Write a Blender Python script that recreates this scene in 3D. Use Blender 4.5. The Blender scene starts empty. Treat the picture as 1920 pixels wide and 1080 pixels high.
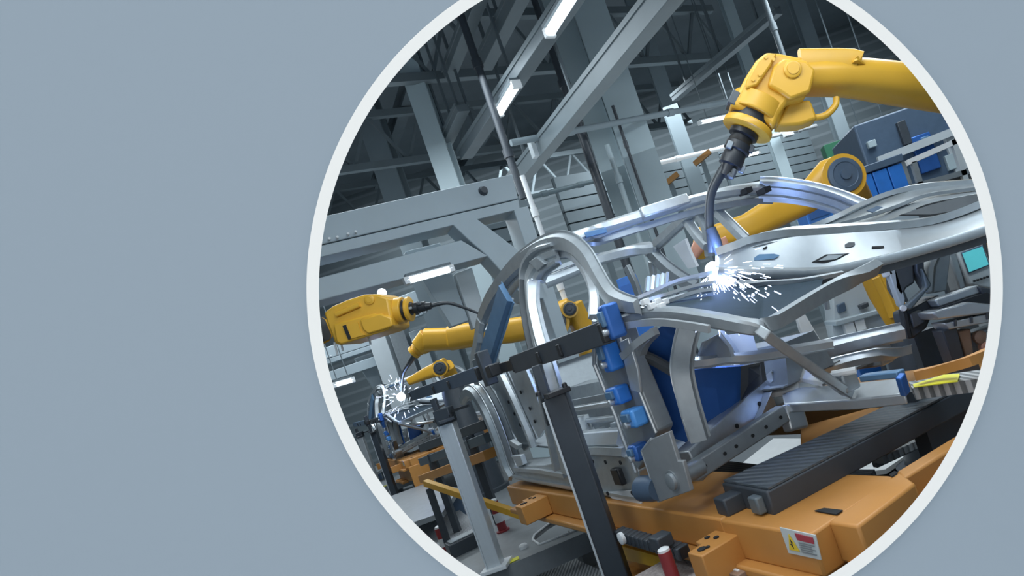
import bpy, bmesh, math, random
from mathutils import Vector, Matrix
R = math.radians
random.seed(4)
scene = bpy.context.scene
COL = scene.collection

# ------------------------------------------------------------------ camera
F = 1200.0                      # focal length in pixels of a 1920 px wide frame
PX, PY = 1251.0, 606.0          # principal point (shift lens)
ROLL = R(19.0)
cr, sr = math.cos(ROLL), math.sin(ROLL)
cam_data = bpy.data.cameras.new('camera')
cam = bpy.data.objects.new('camera', cam_data)
COL.objects.link(cam)
cam_data.sensor_fit = 'HORIZONTAL'
cam_data.sensor_width = 36.0
cam_data.lens = F * 36.0 / 1920.0
cam_data.shift_x = -(PX - 960.0) / 1920.0
cam_data.shift_y = (PY - 540.0) / 1920.0
cam_data.clip_start = 0.02
cam_data.clip_end = 200
cam.matrix_world = Matrix(((cr, sr, 0, 0), (0, 0, -1, 0), (-sr, cr, 0, 0), (0, 0, 0, 1)))
scene.camera = cam

# ------------------------------------------------------------------ world, exposure, area lights
world = bpy.data.worlds.new('even_white_fill')  # even white surround, added to light the added front wall flat
scene.world = world
world.use_nodes = True
bgn = world.node_tree.nodes['Background']
bgn.inputs[0].default_value = (1, 1, 1, 1)
bgn.inputs[1].default_value = 1.14
vs = scene.view_settings
vs.view_transform = 'Standard'
vs.look = 'None'
vs.exposure = 0.0
vs.gamma = 1.0
vs.use_curve_mapping = False

def area(name, loc, size, size_y, power, color, target=None):
    l = bpy.data.lights.new(name, 'AREA')
    l.shape = 'RECTANGLE'; l.size = size; l.size_y = size_y
    l.energy = power; l.color = color
    o = bpy.data.objects.new(name, l); COL.objects.link(o)
    o.location = loc
    if target is not None:
        d = Vector(target) - Vector(loc)
        o.rotation_euler = d.to_track_quat('-Z', 'Y').to_euler()
    return o
COOL = (0.86, 0.95, 1.0)
area('high_bay_light', (0.6, 2.6, 3.3), 3.2, 1.6, 92, COOL, (0.4, 2.8, -1))
area('high_bay_light', (-3.0, 6.4, 3.4), 4.0, 1.8, 190, COOL, (-3.0, 6.4, -1))
area('high_bay_light', (3.4, 6.2, 3.4), 4.0, 1.8, 170, COOL, (3.2, 6.2, -1))
area('high_bay_light', (-7.0, 11.5, 3.8), 5.0, 1.6, 300, COOL, (-7.0, 11.0, -1))
area('high_bay_light', (3.0, 11.5, 3.8), 6.0, 1.6, 240, COOL, (3.0, 11.5, -1))
area('added_rear_fill', (0.0, 15.2, 4.6), 14.0, 1.5, 420, COOL, (0.0, 17.6, 1.0))  # added fill to brighten the back wall, no fixture there
area('added_front_fill', (-0.8, 1.70, 1.45), 2.2, 0.3, 26, COOL, (-0.8, 3.6, -0.6))  # added fill above the opening, lights the car from the front
area('added_front_fill', (1.3, 1.70, 1.35), 1.6, 0.3, 17, COOL, (1.3, 3.4, -0.6))  # second added front fill, towards the right
area('added_roof_fill', (-1.0, 8.5, 2.3), 14.0, 7.0, 150, COOL, (-1.0, 8.0, 8))  # added upward fill in mid-air, brightens the roof

# ------------------------------------------------------------------ pixel measuring: a pixel's ray met with a plane of the hall
YAW = R(32.0)
A = Vector((-math.sin(YAW), math.cos(YAW), 0))     # along the line, away from us
B = Vector((math.cos(YAW), math.sin(YAW), 0))      # across the line, to the right
UP = Vector((0, 0, 1))
def ray(px, py):
    dx, dy = px - PX, py - PY
    return Vector(((dx * cr - dy * sr) / F, 1.0, -(dx * sr + dy * cr) / F))
def dp(px, py, d): return ray(px, py) * d
def cp(px, py, c):
    r = ray(px, py); return r * (c / r.dot(B))
def sp(px, py, s):
    r = ray(px, py); return r * (s / r.dot(A))
def zp(px, py, z):
    r = ray(px, py); return r * (z / r.z)
def csz(c, s, z): return B * c + A * s + UP * z

# ------------------------------------------------------------------ materials
def mat(name, col, rough=0.5, metal=0.0, var=0.06, scale=12.0, bump=0.0, spec=0.5, emit=None, estr=0.0, stretch=None):
    m = bpy.data.materials.new(name)
    m.use_nodes = True
    nt = m.node_tree; nd = nt.nodes; lk = nt.links
    b = nd['Principled BSDF']
    b.inputs['Roughness'].default_value = rough
    b.inputs['Metallic'].default_value = metal
    b.inputs['Specular IOR Level'].default_value = spec
    tc = nd.new('ShaderNodeTexCoord')
    mp = nd.new('ShaderNodeMapping')
    if stretch: mp.inputs['Scale'].default_value = stretch
    lk.new(tc.outputs['Object'], mp.inputs['Vector'])
    nz = nd.new('ShaderNodeTexNoise')
    nz.inputs['Scale'].default_value = scale
    nz.inputs['Detail'].default_value = 3.0
    lk.new(mp.outputs['Vector'], nz.inputs['Vector'])
    ramp = nd.new('ShaderNodeMixRGB')
    ramp.inputs['Color1'].default_value = tuple(max(0, c * (1 - var * 2)) for c in col) + (1,)
    ramp.inputs['Color2'].default_value = tuple(min(1, c * (1 + var * 2)) for c in col) + (1,)
    lk.new(nz.outputs['Fac'], ramp.inputs['Fac'])
    lk.new(ramp.outputs['Color'], b.inputs['Base Color'])
    if bump:
        bp = nd.new('ShaderNodeBump'); bp.inputs['Strength'].default_value = bump
        bp.inputs['Distance'].default_value = 0.01
        lk.new(nz.outputs['Fac'], bp.inputs['Height'])
        lk.new(bp.outputs['Normal'], b.inputs['Normal'])
    if emit:
        b.inputs['Emission Color'].default_value = tuple(emit) + (1,)
        b.inputs['Emission Strength'].default_value = estr
    return m

def wave_mat(name, c1, c2, scale, direction, rough=0.5, metal=0.0, bands=True, sharp=(0.4, 0.6), dist=0.0, coord='Object'):
    m = mat(name, c1, rough, metal)
    nt = m.node_tree; nd = nt.nodes; lk = nt.links
    b = nd['Principled BSDF']
    w = nd.new('ShaderNodeTexWave'); w.bands_direction = direction
    w.inputs['Scale'].default_value = scale; w.inputs['Distortion'].default_value = dist
    tc = nd['Texture Coordinate'] if 'Texture Coordinate' in nd else nd.new('ShaderNodeTexCoord')
    lk.new(tc.outputs[coord], w.inputs['Vector'])
    cr_ = nd.new('ShaderNodeValToRGB')
    cr_.color_ramp.elements[0].position = sharp[0]; cr_.color_ramp.elements[1].position = sharp[1]
    cr_.color_ramp.elements[0].color = c1 + (1,); cr_.color_ramp.elements[1].color = c2 + (1,)
    lk.new(w.outputs['Fac'], cr_.inputs['Fac'])
    lk.new(cr_.outputs['Color'], b.inputs['Base Color'])
    bp = nd.new('ShaderNodeBump'); bp.inputs['Strength'].default_value = 0.4; bp.inputs['Distance'].default_value = 0.01
    lk.new(w.outputs['Fac'], bp.inputs['Height']); lk.new(bp.outputs['Normal'], b.inputs['Normal'])
    return m

M = {}
M['slide_backing'] = mat('slide_blue_grey', (0.300, 0.376, 0.450), 1.0, 0, 0.0, spec=0.0)  # flat colour of the slide backing, on the added wall
M['slide_ring'] = mat('slide_ring_white', (0.83, 0.87, 0.875), 1.0, 0, 0.0, spec=0.0)  # colour of the slide's round border, on the added ring
M['bounce_slab'] = mat('pale_bounce_slab', (0.8, 0.8, 0.8), 0.9, 0, 0.02)  # kept pale so the unseen slab bounces light evenly
M['steel'] = mat('galvanised_steel', (0.47, 0.51, 0.535), 0.40, 0.65, 0.08, 30)
M['steel_dull'] = mat('dull_steel', (0.30, 0.335, 0.36), 0.46, 0.6, 0.08, 25)
M['steel_bright'] = mat('bright_sheet_steel', (0.53, 0.57, 0.60), 0.34, 0.65, 0.05, 20)
M['steel_dark'] = mat('dark_sheet_steel', (0.09, 0.10, 0.11), 0.5, 0.3, 0.1, 20)
M['alloy'] = mat('brushed_aluminium', (0.62, 0.66, 0.69), 0.38, 0.35, 0.03, 60, stretch=(1, 1, 0.05))
M['yellow'] = mat('robot_yellow_paint', (0.68, 0.37, 0.035), 0.36, 0, 0.04, 9)
M['orange'] = mat('carriage_orange_paint', (0.50, 0.23, 0.058), 0.45, 0, 0.08, 5)
M['black'] = mat('black_plastic', (0.018, 0.02, 0.024), 0.4, 0, 0.1)
M['charcoal'] = mat('charcoal_paint', (0.045, 0.055, 0.068), 0.42, 0.1, 0.08, 15)
M['slate'] = mat('slate_blue_paint', (0.07, 0.11, 0.17), 0.4, 0.1, 0.08, 15)
M['rubber'] = wave_mat('ribbed_black_rubber', (0.06, 0.075, 0.09), (0.075, 0.093, 0.11), 14.0, 'DIAGONAL', 0.42)
M['blue'] = mat('blue_paint', (0.03, 0.18, 0.60), 0.32, 0.1, 0.1, 10)
M['blue_light'] = mat('azure_paint', (0.08, 0.30, 0.72), 0.35, 0.1, 0.1, 10)
M['blue_metal'] = mat('blue_sheet', (0.035, 0.13, 0.42), 0.35, 0.4, 0.15, 6)  # blue base colour with random tone
M['blue_strip'] = mat('grey_blue_plate', (0.10, 0.20, 0.33), 0.4, 0.2, 0.1, 14)
M['grey_paint'] = mat('pale_grey_machine_paint', (0.46, 0.51, 0.54), 0.5, 0, 0.04, 4)
M['grey_frame'] = mat('pale_blue_grey_frame_paint', (0.36, 0.43, 0.475), 0.5, 0, 0.04, 3)
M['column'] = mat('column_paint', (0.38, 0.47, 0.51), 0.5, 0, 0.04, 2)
M['column_dark'] = mat('darker_column_paint', (0.19, 0.24, 0.27), 0.55, 0, 0.08, 2)  # darker base colour with random tone
M['duct'] = mat('grey_rail_paint', (0.12, 0.15, 0.17), 0.45, 0.2, 0.08, 4)
M['roof'] = mat('dark_roof_sheet', (0.19, 0.225, 0.25), 0.85, 0, 0.12, 1.2)
M['truss'] = mat('truss_steel_paint', (0.14, 0.175, 0.195), 0.5, 0.1, 0.08, 3)
M['clad'] = wave_mat('ribbed_wall_cladding', (0.13, 0.165, 0.185), (0.19, 0.23, 0.255), 1.1, 'Z', 0.6, 0, True, (0.75, 0.95))
M['floor'] = mat('dark_concrete_floor', (0.13, 0.145, 0.155), 0.5, 0, 0.15, 2.5)
M['deck'] = mat('grey_steel_deck', (0.25, 0.27, 0.285), 0.42, 0.2, 0.08, 14)
M['mesh'] = mat('pink_grey_grit_deck', (0.33, 0.29, 0.28), 0.8, 0, 0.35, 90, 0.6)
M['grating'] = wave_mat('ribbed_grating', (0.14, 0.155, 0.165), (0.42, 0.44, 0.46), 14.0, 'X', 0.5)
M['lamp'] = mat('tube_lamp_glass', (0.9, 0.95, 1.0), 0.3, 0, 0.0, emit=(0.86, 0.96, 1.0), estr=1.6)
M['arc'] = mat('welding_arc', (1, 1, 1), 0.3, 0, 0.0, emit=(0.75, 0.86, 1.0), estr=9.0)
M['spark'] = mat('hot_spark', (1, 1, 1), 0.3, 0, 0.0, emit=(0.55, 0.68, 1.0), estr=2.4)
M['screen'] = mat('teal_screen', (0.05, 0.3, 0.33), 0.25, 0, 0.1, 18, emit=(0.10, 0.52, 0.58), estr=0.62)
M['red'] = mat('dark_red_band', (0.26, 0.03, 0.035), 0.45)
M['white'] = mat('white_paint', (0.72, 0.75, 0.77), 0.45, 0, 0.03)
M['sign_white'] = mat('sign_pale_grey', (0.50, 0.55, 0.56), 0.5, 0, 0.02)
M['sign_yellow'] = mat('sign_yellow', (0.70, 0.50, 0.03), 0.5, 0, 0.02)
M['sign_red'] = mat('sign_red', (0.35, 0.04, 0.06), 0.5, 0, 0.02)
M['tape'] = mat('yellow_tape', (0.75, 0.72, 0.05), 0.5, 0, 0.06)
M['pale'] = mat('pale_floor_panel', (0.68, 0.70, 0.70), 0.5, 0, 0.04)
M['copper'] = mat('pink_copper_casing', (0.62, 0.30, 0.20), 0.45, 0.1, 0.12)
M['brown'] = mat('brown_machine_body', (0.26, 0.17, 0.12), 0.5, 0, 0.2, 20)
M['green'] = mat('green_panel', (0.02, 0.16, 0.08), 0.5)
M['hose'] = mat('black_hose', (0.03, 0.035, 0.04), 0.38, 0.1, 0.1, 40)
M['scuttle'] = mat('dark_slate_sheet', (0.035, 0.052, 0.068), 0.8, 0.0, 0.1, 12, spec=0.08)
M['hole'] = mat('dark_recess', (0.012, 0.014, 0.017), 0.8)

# ------------------------------------------------------------------ mesh building
def catmull(pts, n=6):
    pts = [Vector(p) for p in pts]
    if len(pts) < 3: return pts
    ext = [pts[0] * 2 - pts[1]] + pts + [pts[-1] * 2 - pts[-2]]
    out = []
    for i in range(1, len(ext) - 2):
        p0, p1, p2, p3 = ext[i - 1], ext[i], ext[i + 1], ext[i + 2]
        for k in range(n):
            t = k / n
            out.append(0.5 * ((2 * p1) + (p2 - p0) * t + (2 * p0 - 5 * p1 + 4 * p2 - p3) * t * t + (3 * p1 - p0 - 3 * p2 + p3) * t ** 3))
    out.append(pts[-1])
    return out

def rbox(w, h, r=0.2, n=3):
    """rounded rectangle profile, r as a fraction of the smaller side"""
    rr = min(w, h) * r
    out = []
    for cx, cy, a0 in ((w / 2 - rr, h / 2 - rr, 0), (-w / 2 + rr, h / 2 - rr, 90), (-w / 2 + rr, -h / 2 + rr, 180), (w / 2 - rr, -h / 2 + rr, 270)):
        for k in range(n + 1):
            a = R(a0 + 90.0 * k / n)
            out.append((cx + rr * math.cos(a), cy + rr * math.sin(a)))
    return out

class MB:
    def __init__(self): self.v = []; self.f = []
    def add(self, vs, fs):
        k = len(self.v); self.v += [Vector(x) for x in vs]; self.f += [tuple(i + k for i in f) for f in fs]; return self
    def hexa(self, p):      # 8 corners: bottom loop 4, top loop 4
        return self.add(p, [(0, 3, 2, 1), (4, 5, 6, 7), (0, 1, 5, 4), (1, 2, 6, 5), (2, 3, 7, 6), (3, 0, 4, 7)])
    def box(self, c, ax, ay, az):   # centre and three half vectors
        c = Vector(c); ax = Vector(ax); ay = Vector(ay); az = Vector(az)
        return self.hexa([c - ax - ay - az, c + ax - ay - az, c + ax + ay - az, c - ax + ay - az,
                          c - ax - ay + az, c + ax - ay + az, c + ax + ay + az, c - ax + ay + az])
    def abox(self, x0, x1, y0, y1, z0, z1):
        return self.box(((x0 + x1) / 2, (y0 + y1) / 2, (z0 + z1) / 2), ((x1 - x0) / 2, 0, 0), (0, (y1 - y0) / 2, 0), (0, 0, (z1 - z0) / 2))
    def lbox(self, c0, c1, s0, s1, z0, z1):     # box in line axes
        return self.box(csz((c0 + c1) / 2, (s0 + s1) / 2, (z0 + z1) / 2), B * (c1 - c0) / 2, A * (s1 - s0) / 2, UP * (z1 - z0) / 2)
    def prism(self, poly, vec):
        n = len(poly); vec = Vector(vec)
        poly = [Vector(p) for p in poly]
        fs = [tuple(range(n - 1, -1, -1)), tuple(range(n, 2 * n))] + [(i, (i + 1) % n, n + (i + 1) % n, n + i) for i in range(n)]
        return self.add(poly + [p + vec for p in poly], fs)
    def sweep(self, path, prof, hint, scales=None, smooth=0):
        if smooth: 
            m0 = len(path); path = catmull(path, smooth)
            if scales:
                m1 = len(path); ns = []
                for i in range(m1):
                    t = i / (m1 - 1) * (m0 - 1); j = min(int(t), m0 - 2); ns.append(scales[j] + (scales[j + 1] - scales[j]) * (t - j))
                scales = ns
        path = [Vector(p) for p in path]; hint = Vector(hint)
        n = len(prof); vs = []; 
        for i, p in enumerate(path):
            t = (path[min(i + 1, len(path) - 1)] - path[max(i - 1, 0)]).normalized()
            nn = hint - t * hint.dot(t)
            if nn.length < 1e-4: nn = Vector((0.3, 0.2, 1)) - t * Vector((0.3, 0.2, 1)).dot(t)
            nn.normalize(); u = t.cross(nn)
            k = scales[i] if scales else 1.0
            ku, kv = k if isinstance(k, (tuple, list)) else (k, k)
            vs += [p + u * a * ku + nn * b * kv for a, b in prof]
        fs = []
        for i in range(len(path) - 1):
            for j in range(n):
                a, b = i * n + j, i * n + (j + 1) % n
                fs.append((a, b, b + n, a + n))
        fs.append(tuple(range(n - 1, -1, -1))); fs.append(tuple(range((len(path) - 1) * n, len(path) * n)))
        return self.add(vs, fs)
    def tube(self, path, r, n=10, smooth=0, scales=None):
        prof = [(r * math.cos(2 * math.pi * k / n), r * math.sin(2 * math.pi * k / n)) for k in range(n)]
        d = (Vector(path[-1]) - Vector(path[0]))
        h = Vector((0.13, 0.31, 0.94)) if abs(d.normalized().z) < 0.85 else Vector((0.9, -0.4, 0.1))
        return self.sweep(path, prof, h, scales, smooth)
    def lathe(self, p0, axis, prof, n=20):      # prof: list of (t along axis, radius)
        axis = Vector(axis).normalized(); p0 = Vector(p0)
        h = UP if abs(axis.z) < 0.9 else Vector((1, 0, 0))
        u = axis.cross(h).normalized(); w = axis.cross(u)
        vs = []; fs = []
        for t, r in prof:
            r = max(r, 1e-4)
            vs += [p0 + axis * t + (u * math.cos(2 * math.pi * k / n) + w * math.sin(2 * math.pi * k / n)) * r for k in range(n)]
        for i in range(len(prof) - 1):
            for j in range(n):
                a, b = i * n + j, i * n + (j + 1) % n
                fs.append((a, b, b + n, a + n))
        fs.append(tuple(range(n - 1, -1, -1))); fs.append(tuple(range((len(prof) - 1) * n, len(prof) * n)))
        return self.add(vs, fs)
    def ball(self, c, r, n=10, sx=(1, 1, 1)):
        prof = [(-r * math.cos(math.pi * k / n), r * math.sin(math.pi * k / n)) for k in range(n + 1)]
        return self.lathe(c, (0, 0, 1), prof, 14)
    def skin2(self, p1, p2, vec):     # thick strip between two equally long polylines
        n = len(p1); vec = Vector(vec)
        p1 = [Vector(p) for p in p1]; p2 = [Vector(p) for p in p2]
        vs = p1 + p2 + [p + vec for p in p1] + [p + vec for p in p2]
        fs = []
        for i in range(n - 1):
            fs += [(i, i + 1, n + i + 1, n + i), (2 * n + i + 1, 2 * n + i, 3 * n + i, 3 * n + i + 1),
                   (i + 1, i, 2 * n + i, 2 * n + i + 1), (n + i, n + i + 1, 3 * n + i + 1, 3 * n + i)]
        fs += [(0, n, 3 * n, 2 * n), (n - 1, 3 * n - 1, 4 * n - 1, 2 * n - 1)]
        return self.add(vs, fs)
    def build(self, name, m, parent=None, bevel=0.0, angle=38):
        me = bpy.data.meshes.new(name)
        if parent is None:
            org = Vector((sum(v.x for v in self.v) / len(self.v), sum(v.y for v in self.v) / len(self.v), min(v.z for v in self.v)))
        else: org = Vector(parent['_w'])
        me.from_pydata([v - org for v in self.v], [], self.f)
        bm = bmesh.new(); bm.from_mesh(me)
        bmesh.ops.remove_doubles(bm, verts=bm.verts, dist=1e-6)
        bmesh.ops.recalc_face_normals(bm, faces=bm.faces)
        bm.to_mesh(me); bm.free()
        for p in me.polygons: p.use_smooth = True
        me.set_sharp_from_angle(angle=R(angle))
        me.materials.append(M[m] if isinstance(m, str) else m)
        o = bpy.data.objects.new(name, me); COL.objects.link(o)
        if parent is None: o.location = org
        else: o.parent = parent
        o['_w'] = tuple(org)
        if bevel:
            b = o.modifiers.new('bevel', 'BEVEL'); b.width = bevel; b.segments = 2; b.limit_method = 'ANGLE'; b.angle_limit = R(40)
        return o

def tag(o, label=None, cat=None, group=None, kind=None):
    if label: o['label'] = label
    if cat: o['category'] = cat
    if group: o['group'] = group
    if kind: o['kind'] = kind
    return o
def thing(name, label, cat, loc, group=None):
    o = bpy.data.objects.new(name, None); COL.objects.link(o)
    o.empty_display_size = 0.1
    o.location = loc; o['_w'] = tuple(loc)
    return tag(o, label, cat, group)
def copy_tree(o, off=None, label=None, parent=None):
    c = o.copy(); COL.objects.link(c)
    if parent is not None: c.parent = parent
    if off is not None: c.location = Vector(o.location) + Vector(off)
    if label: c['label'] = label
    for ch in [x for x in list(bpy.data.objects) if x.parent == o]: copy_tree(ch, None, None, c)
    return c
def boxp(w, h): return [(-w / 2, -h / 2), (w / 2, -h / 2), (w / 2, h / 2), (-w / 2, h / 2)]
def hat(w, d, t=0.006, top=0.5, lip=0.78):
    a, b = w * top / 2, w * lip / 2
    return [(-w / 2, 0), (-w / 2, t), (-b, t), (-a, d), (a, d), (b, t), (w / 2, t), (w / 2, 0)]
def ribbed(w, d):
    xs = [-.5, -.5, -.42, -.38, -.26, -.22, -.12, -.08, .10, .14, .24, .28, .36, .42, .5, .5]
    ys = [0, .3, .3, 1., 1., .45, .45, .8, .8, .35, .35, .95, .95, .3, .3, 0]
    return [(x * w, y * d) for x, y in zip(xs, ys)]

# ================================================================== THE SETTING
FLOOR_Z = -1.4
DELTA = Vector((-4.24, 7.25, 0))          # pitch of the line: from one station to the next
XL, XR, YB, YF = -13.0, 13.0, 18.0, 1.315
CEIL = 6.3
def structure(o): return tag(o, kind='structure')
structure(MB().abox(XL, XR, YF + 0.13, YB, FLOOR_Z - 0.2, FLOOR_Z).build('floor', 'floor'))
structure(MB().abox(XL, XR, YF, YB + 0.2, CEIL, CEIL + 0.2).build('ceiling', 'roof'))
structure(MB().abox(XL, XR, YB, YB + 0.2, FLOOR_Z, CEIL).build('wall_back', 'clad'))
structure(MB().abox(XL - 0.2, XL, YF, YB + 0.2, FLOOR_Z - 0.2, CEIL + 0.2).build('wall_left', 'clad'))
structure(MB().abox(XR, XR + 0.2, YF, YB + 0.2, FLOOR_Z - 0.2, CEIL + 0.2).build('wall_right', 'clad'))
structure(MB().abox(XL - 3, XR + 3, -8, YF, FLOOR_Z - 0.2, FLOOR_Z).build('unseen_slab', 'bounce_slab'))  # unseen slab added outside, its pale bounce evens light on the front wall

# added wall and ring standing in for slide backing and round border, splayed behind
OC = dp(1227.5, 541, 1.30)
RI, RO = 629.5 / F * 1.30, 653 / F * 1.30
def wall_with_round_hole():
    mb = MB(); n = 192
    x0, x1, z0, z1 = XL - 0.2, XR + 0.2, FLOOR_Z - 0.2, CEIL + 0.2
    def edge(a):
        c, s = math.cos(a), math.sin(a)
        t = min(((x1 - OC.x) / c) if c > 1e-9 else ((x0 - OC.x) / c if c < -1e-9 else 1e9),
                ((z1 - OC.z) / s) if s > 1e-9 else ((z0 - OC.z) / s if s < -1e-9 else 1e9))
        return OC.x + c * t, OC.z + s * t
    ang = [2 * math.pi * k / n for k in range(n)]
    for cx, cz in ((x0, z0), (x1, z0), (x1, z1), (x0, z1)): ang.append(math.atan2(cz - OC.z, cx - OC.x) % (2 * math.pi))
    ang = sorted(set(ang)); n = len(ang)
    r0, r1 = RI + 0.01, RI + 0.13
    yf, yb = YF, YF + 0.13
    vs = []
    for a in ang:
        ex, ez = edge(a)
        vs += [(OC.x + r0 * math.cos(a), yf, OC.z + r0 * math.sin(a)), (ex, yf, ez), (ex, yb, ez), (OC.x + r1 * math.cos(a), yb, OC.z + r1 * math.sin(a))]
    fs = []
    for i in range(n):
        j = (i + 1) % n
        for k in range(4):
            l = (k + 1) % 4
            fs.append((i * 4 + k, j * 4 + k, j * 4 + l, i * 4 + l))
    return mb.add(vs, fs)
structure(wall_with_round_hole().build('added_slide_wall', 'slide_backing', angle=20))
ring = MB()
prof = [(0.0, RI), (0.0, RO), (0.016, RO), (0.035, RI + 0.024)]
nn_ = 256; vs_ = []; fs_ = []
for k in range(nn_):
    a = 2 * math.pi * k / nn_
    for t, r in prof: vs_.append((OC.x + r * math.cos(a), 1.30 + t, OC.z + r * math.sin(a)))
for k in range(nn_):
    j = (k + 1) % nn_
    for q in range(4):
        l = (q + 1) % 4
        fs_.append((k * 4 + q, j * 4 + q, j * 4 + l, k * 4 + l))
ring.add(vs_, fs_)
structure(ring.build('added_slide_ring', 'slide_ring', angle=20))

# ------------------------------------------------------------------ columns
def column(x, y, w, d, m, label, pad=None):
    t = thing('steel_column', label, 'column', (x, y, FLOOR_Z), 'steel columns of the hall')
    h = CEIL - FLOOR_Z
    z0, z1 = FLOOR_Z, CEIL
    MB().abox(x - w / 2, x + w / 2, y - d / 2, y - d / 2 + 0.05, z0, z1).build('front_flange', m, t)
    MB().abox(x - w / 2, x + w / 2, y + d / 2 - 0.05, y + d / 2, z0, z1).build('rear_flange', m, t)
    MB().abox(x - 0.03, x + 0.03, y - d / 2 + 0.05, y + d / 2 - 0.05, z0, z1).build('web', m, t)
    MB().abox(x - w * .8, x + w * .8, y - d * .8, y + d * .8, z0, z0 + 0.04).build('base_plate', m, t)
    return t
column(0.40, 9.0, 0.46, 0.5, 'column', 'widest pale blue-grey steel column, right of the slanting roof rail')
column(-0.02, 9.5, 0.36, 0.4, 'column', 'pale steel column close behind the left edge of the widest column')
column(-2.22, 9.0, 0.27, 0.35, 'column', 'pale slim steel column rising above the grey gantry beam')
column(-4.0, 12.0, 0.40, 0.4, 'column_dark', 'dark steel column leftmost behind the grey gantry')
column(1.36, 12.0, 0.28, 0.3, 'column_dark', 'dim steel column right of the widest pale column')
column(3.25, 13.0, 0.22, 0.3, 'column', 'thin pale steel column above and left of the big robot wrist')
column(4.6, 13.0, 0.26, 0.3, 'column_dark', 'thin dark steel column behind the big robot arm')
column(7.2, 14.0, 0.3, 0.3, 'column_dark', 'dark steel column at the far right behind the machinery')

# ------------------------------------------------------------------ ceiling: rails, trusses, pipes, lamps
def rail(name, label, cat, p0, p1, w, h, m, group=None, lip=True):
    p0 = Vector(p0); p1 = Vector(p1)
    t = thing(name, label, cat, tuple((p0 + p1) / 2), group)
    MB().sweep([p0, p1], boxp(w, h), UP).build('rail_body', m, t, 0.006)
    if lip:
        side = (p1 - p0).normalized().cross(UP) * (w / 2)
        for s in (-1, 1):
            MB().sweep([p0 + side * s + UP * (h / 2), p1 + side * s + UP * (h / 2)], boxp(0.03, 0.05), UP).build('edge_lip', 'truss', t)
    d = (p1 - p0).normalized()
    for k in (0.15, 0.5, 0.85):
        q = p0.lerp(p1, k)
        MB().sweep([q + UP * (h / 2), Vector((q.x, q.y, CEIL))], boxp(0.03, 0.03), A).build('hanger', 'duct', t)
    return t
rail('cable_duct', 'wide grey rail slanting down from the top to the gantry corner', 'rail', zp(962, 348, 2.55), zp(1300, -70, 2.55), 0.17, 0.20, 'truss', 'roof rails')
rail('lamp_rail', 'grey rail carrying the two lit tube lamps', 'rail', zp(872, 290, 3.2), zp(1110, -60, 3.2), 0.18, 0.14, 'duct', 'roof rails')
rail('cable_duct', 'grey rail left of the lamp rail, ending high at a bend', 'rail', zp(908, 122, 3.9), zp(985, -30, 3.9), 0.17, 0.16, 'truss', 'roof rails')
rail('cable_duct', 'thin grey rail left in the dark roof near the ring edge', 'rail', zp(842, 140, 4.2), zp(905, -20, 4.2), 0.16, 0.12, 'truss', 'roof rails')
rail('cable_duct', 'short grey rail stub above the gantry, left of the lamp rail', 'rail', zp(836, 268, 3.5), zp(868, 202, 3.5), 0.16, 0.10, 'truss', 'roof rails')
rail('cable_duct', 'dark twin rail slanting behind the big robot wrist', 'rail', zp(1265, 185, 3.6), zp(1460, 20, 3.6), 0.14, 0.10, 'duct', 'roof rails')

def truss(s, z, c0, c1, label):
    t = thing('roof_truss', label, 'truss', tuple(csz((c0 + c1) / 2, s, z)), 'roof trusses')
    H_ = 0.9
    MB().sweep([csz(c0, s, z), csz(c1, s, z)], boxp(0.12, 0.12), UP).build('bottom_chord', 'truss', t)
    MB().sweep([csz(c0, s, z + H_), csz(c1, s, z + H_)], boxp(0.12, 0.12), UP).build('top_chord', 'truss', t)
    n = int((c1 - c0) / 0.9)
    for k in range(n):
        a = c0 + (c1 - c0) * k / n; b = c0 + (c1 - c0) * (k + 1) / n
        m_ = (a + b) / 2
        MB().sweep([csz(a, s, z), csz(m_, s, z + H_)], boxp(0.05, 0.05), A).build('web_bar', 'truss', t)
        MB().sweep([csz(m_, s, z + H_), csz(b, s, z)], boxp(0.05, 0.05), A).build('web_bar', 'truss', t)
    return t
truss(8.6, 4.3, -1.5, 8.5, 'nearest roof truss crossing the dark roof')
truss(11.4, 4.2, -0.5, 9.5, 'second roof truss from the front in the dark roof')
truss(14.6, 4.1, -1.0, 8.5, 'farthest roof truss low in the dark roof')

for k, (c, z, lab) in enumerate(((1.4, 5.3, 'leftmost roof beam running back under the dark roof'), (3.4, 5.3, 'roof beam running back, second from left'),
                                 (5.4, 5.3, 'roof beam running back, third from left'), (7.6, 5.3, 'rightmost roof beam running back'))):
    tag(MB().sweep([csz(c, 5.0, z), csz(c, 15.6, z)], [(-.1, -.12), (.1, -.12), (.1, -.09), (.02, -.09), (.02, .09), (.1, .09), (.1, .12), (-.1, .12), (-.1, .09), (-.02, .09), (-.02, -.09), (-.1, -.09)], UP).build('roof_beam', 'duct'), lab, 'beam', 'roof beams')

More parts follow.
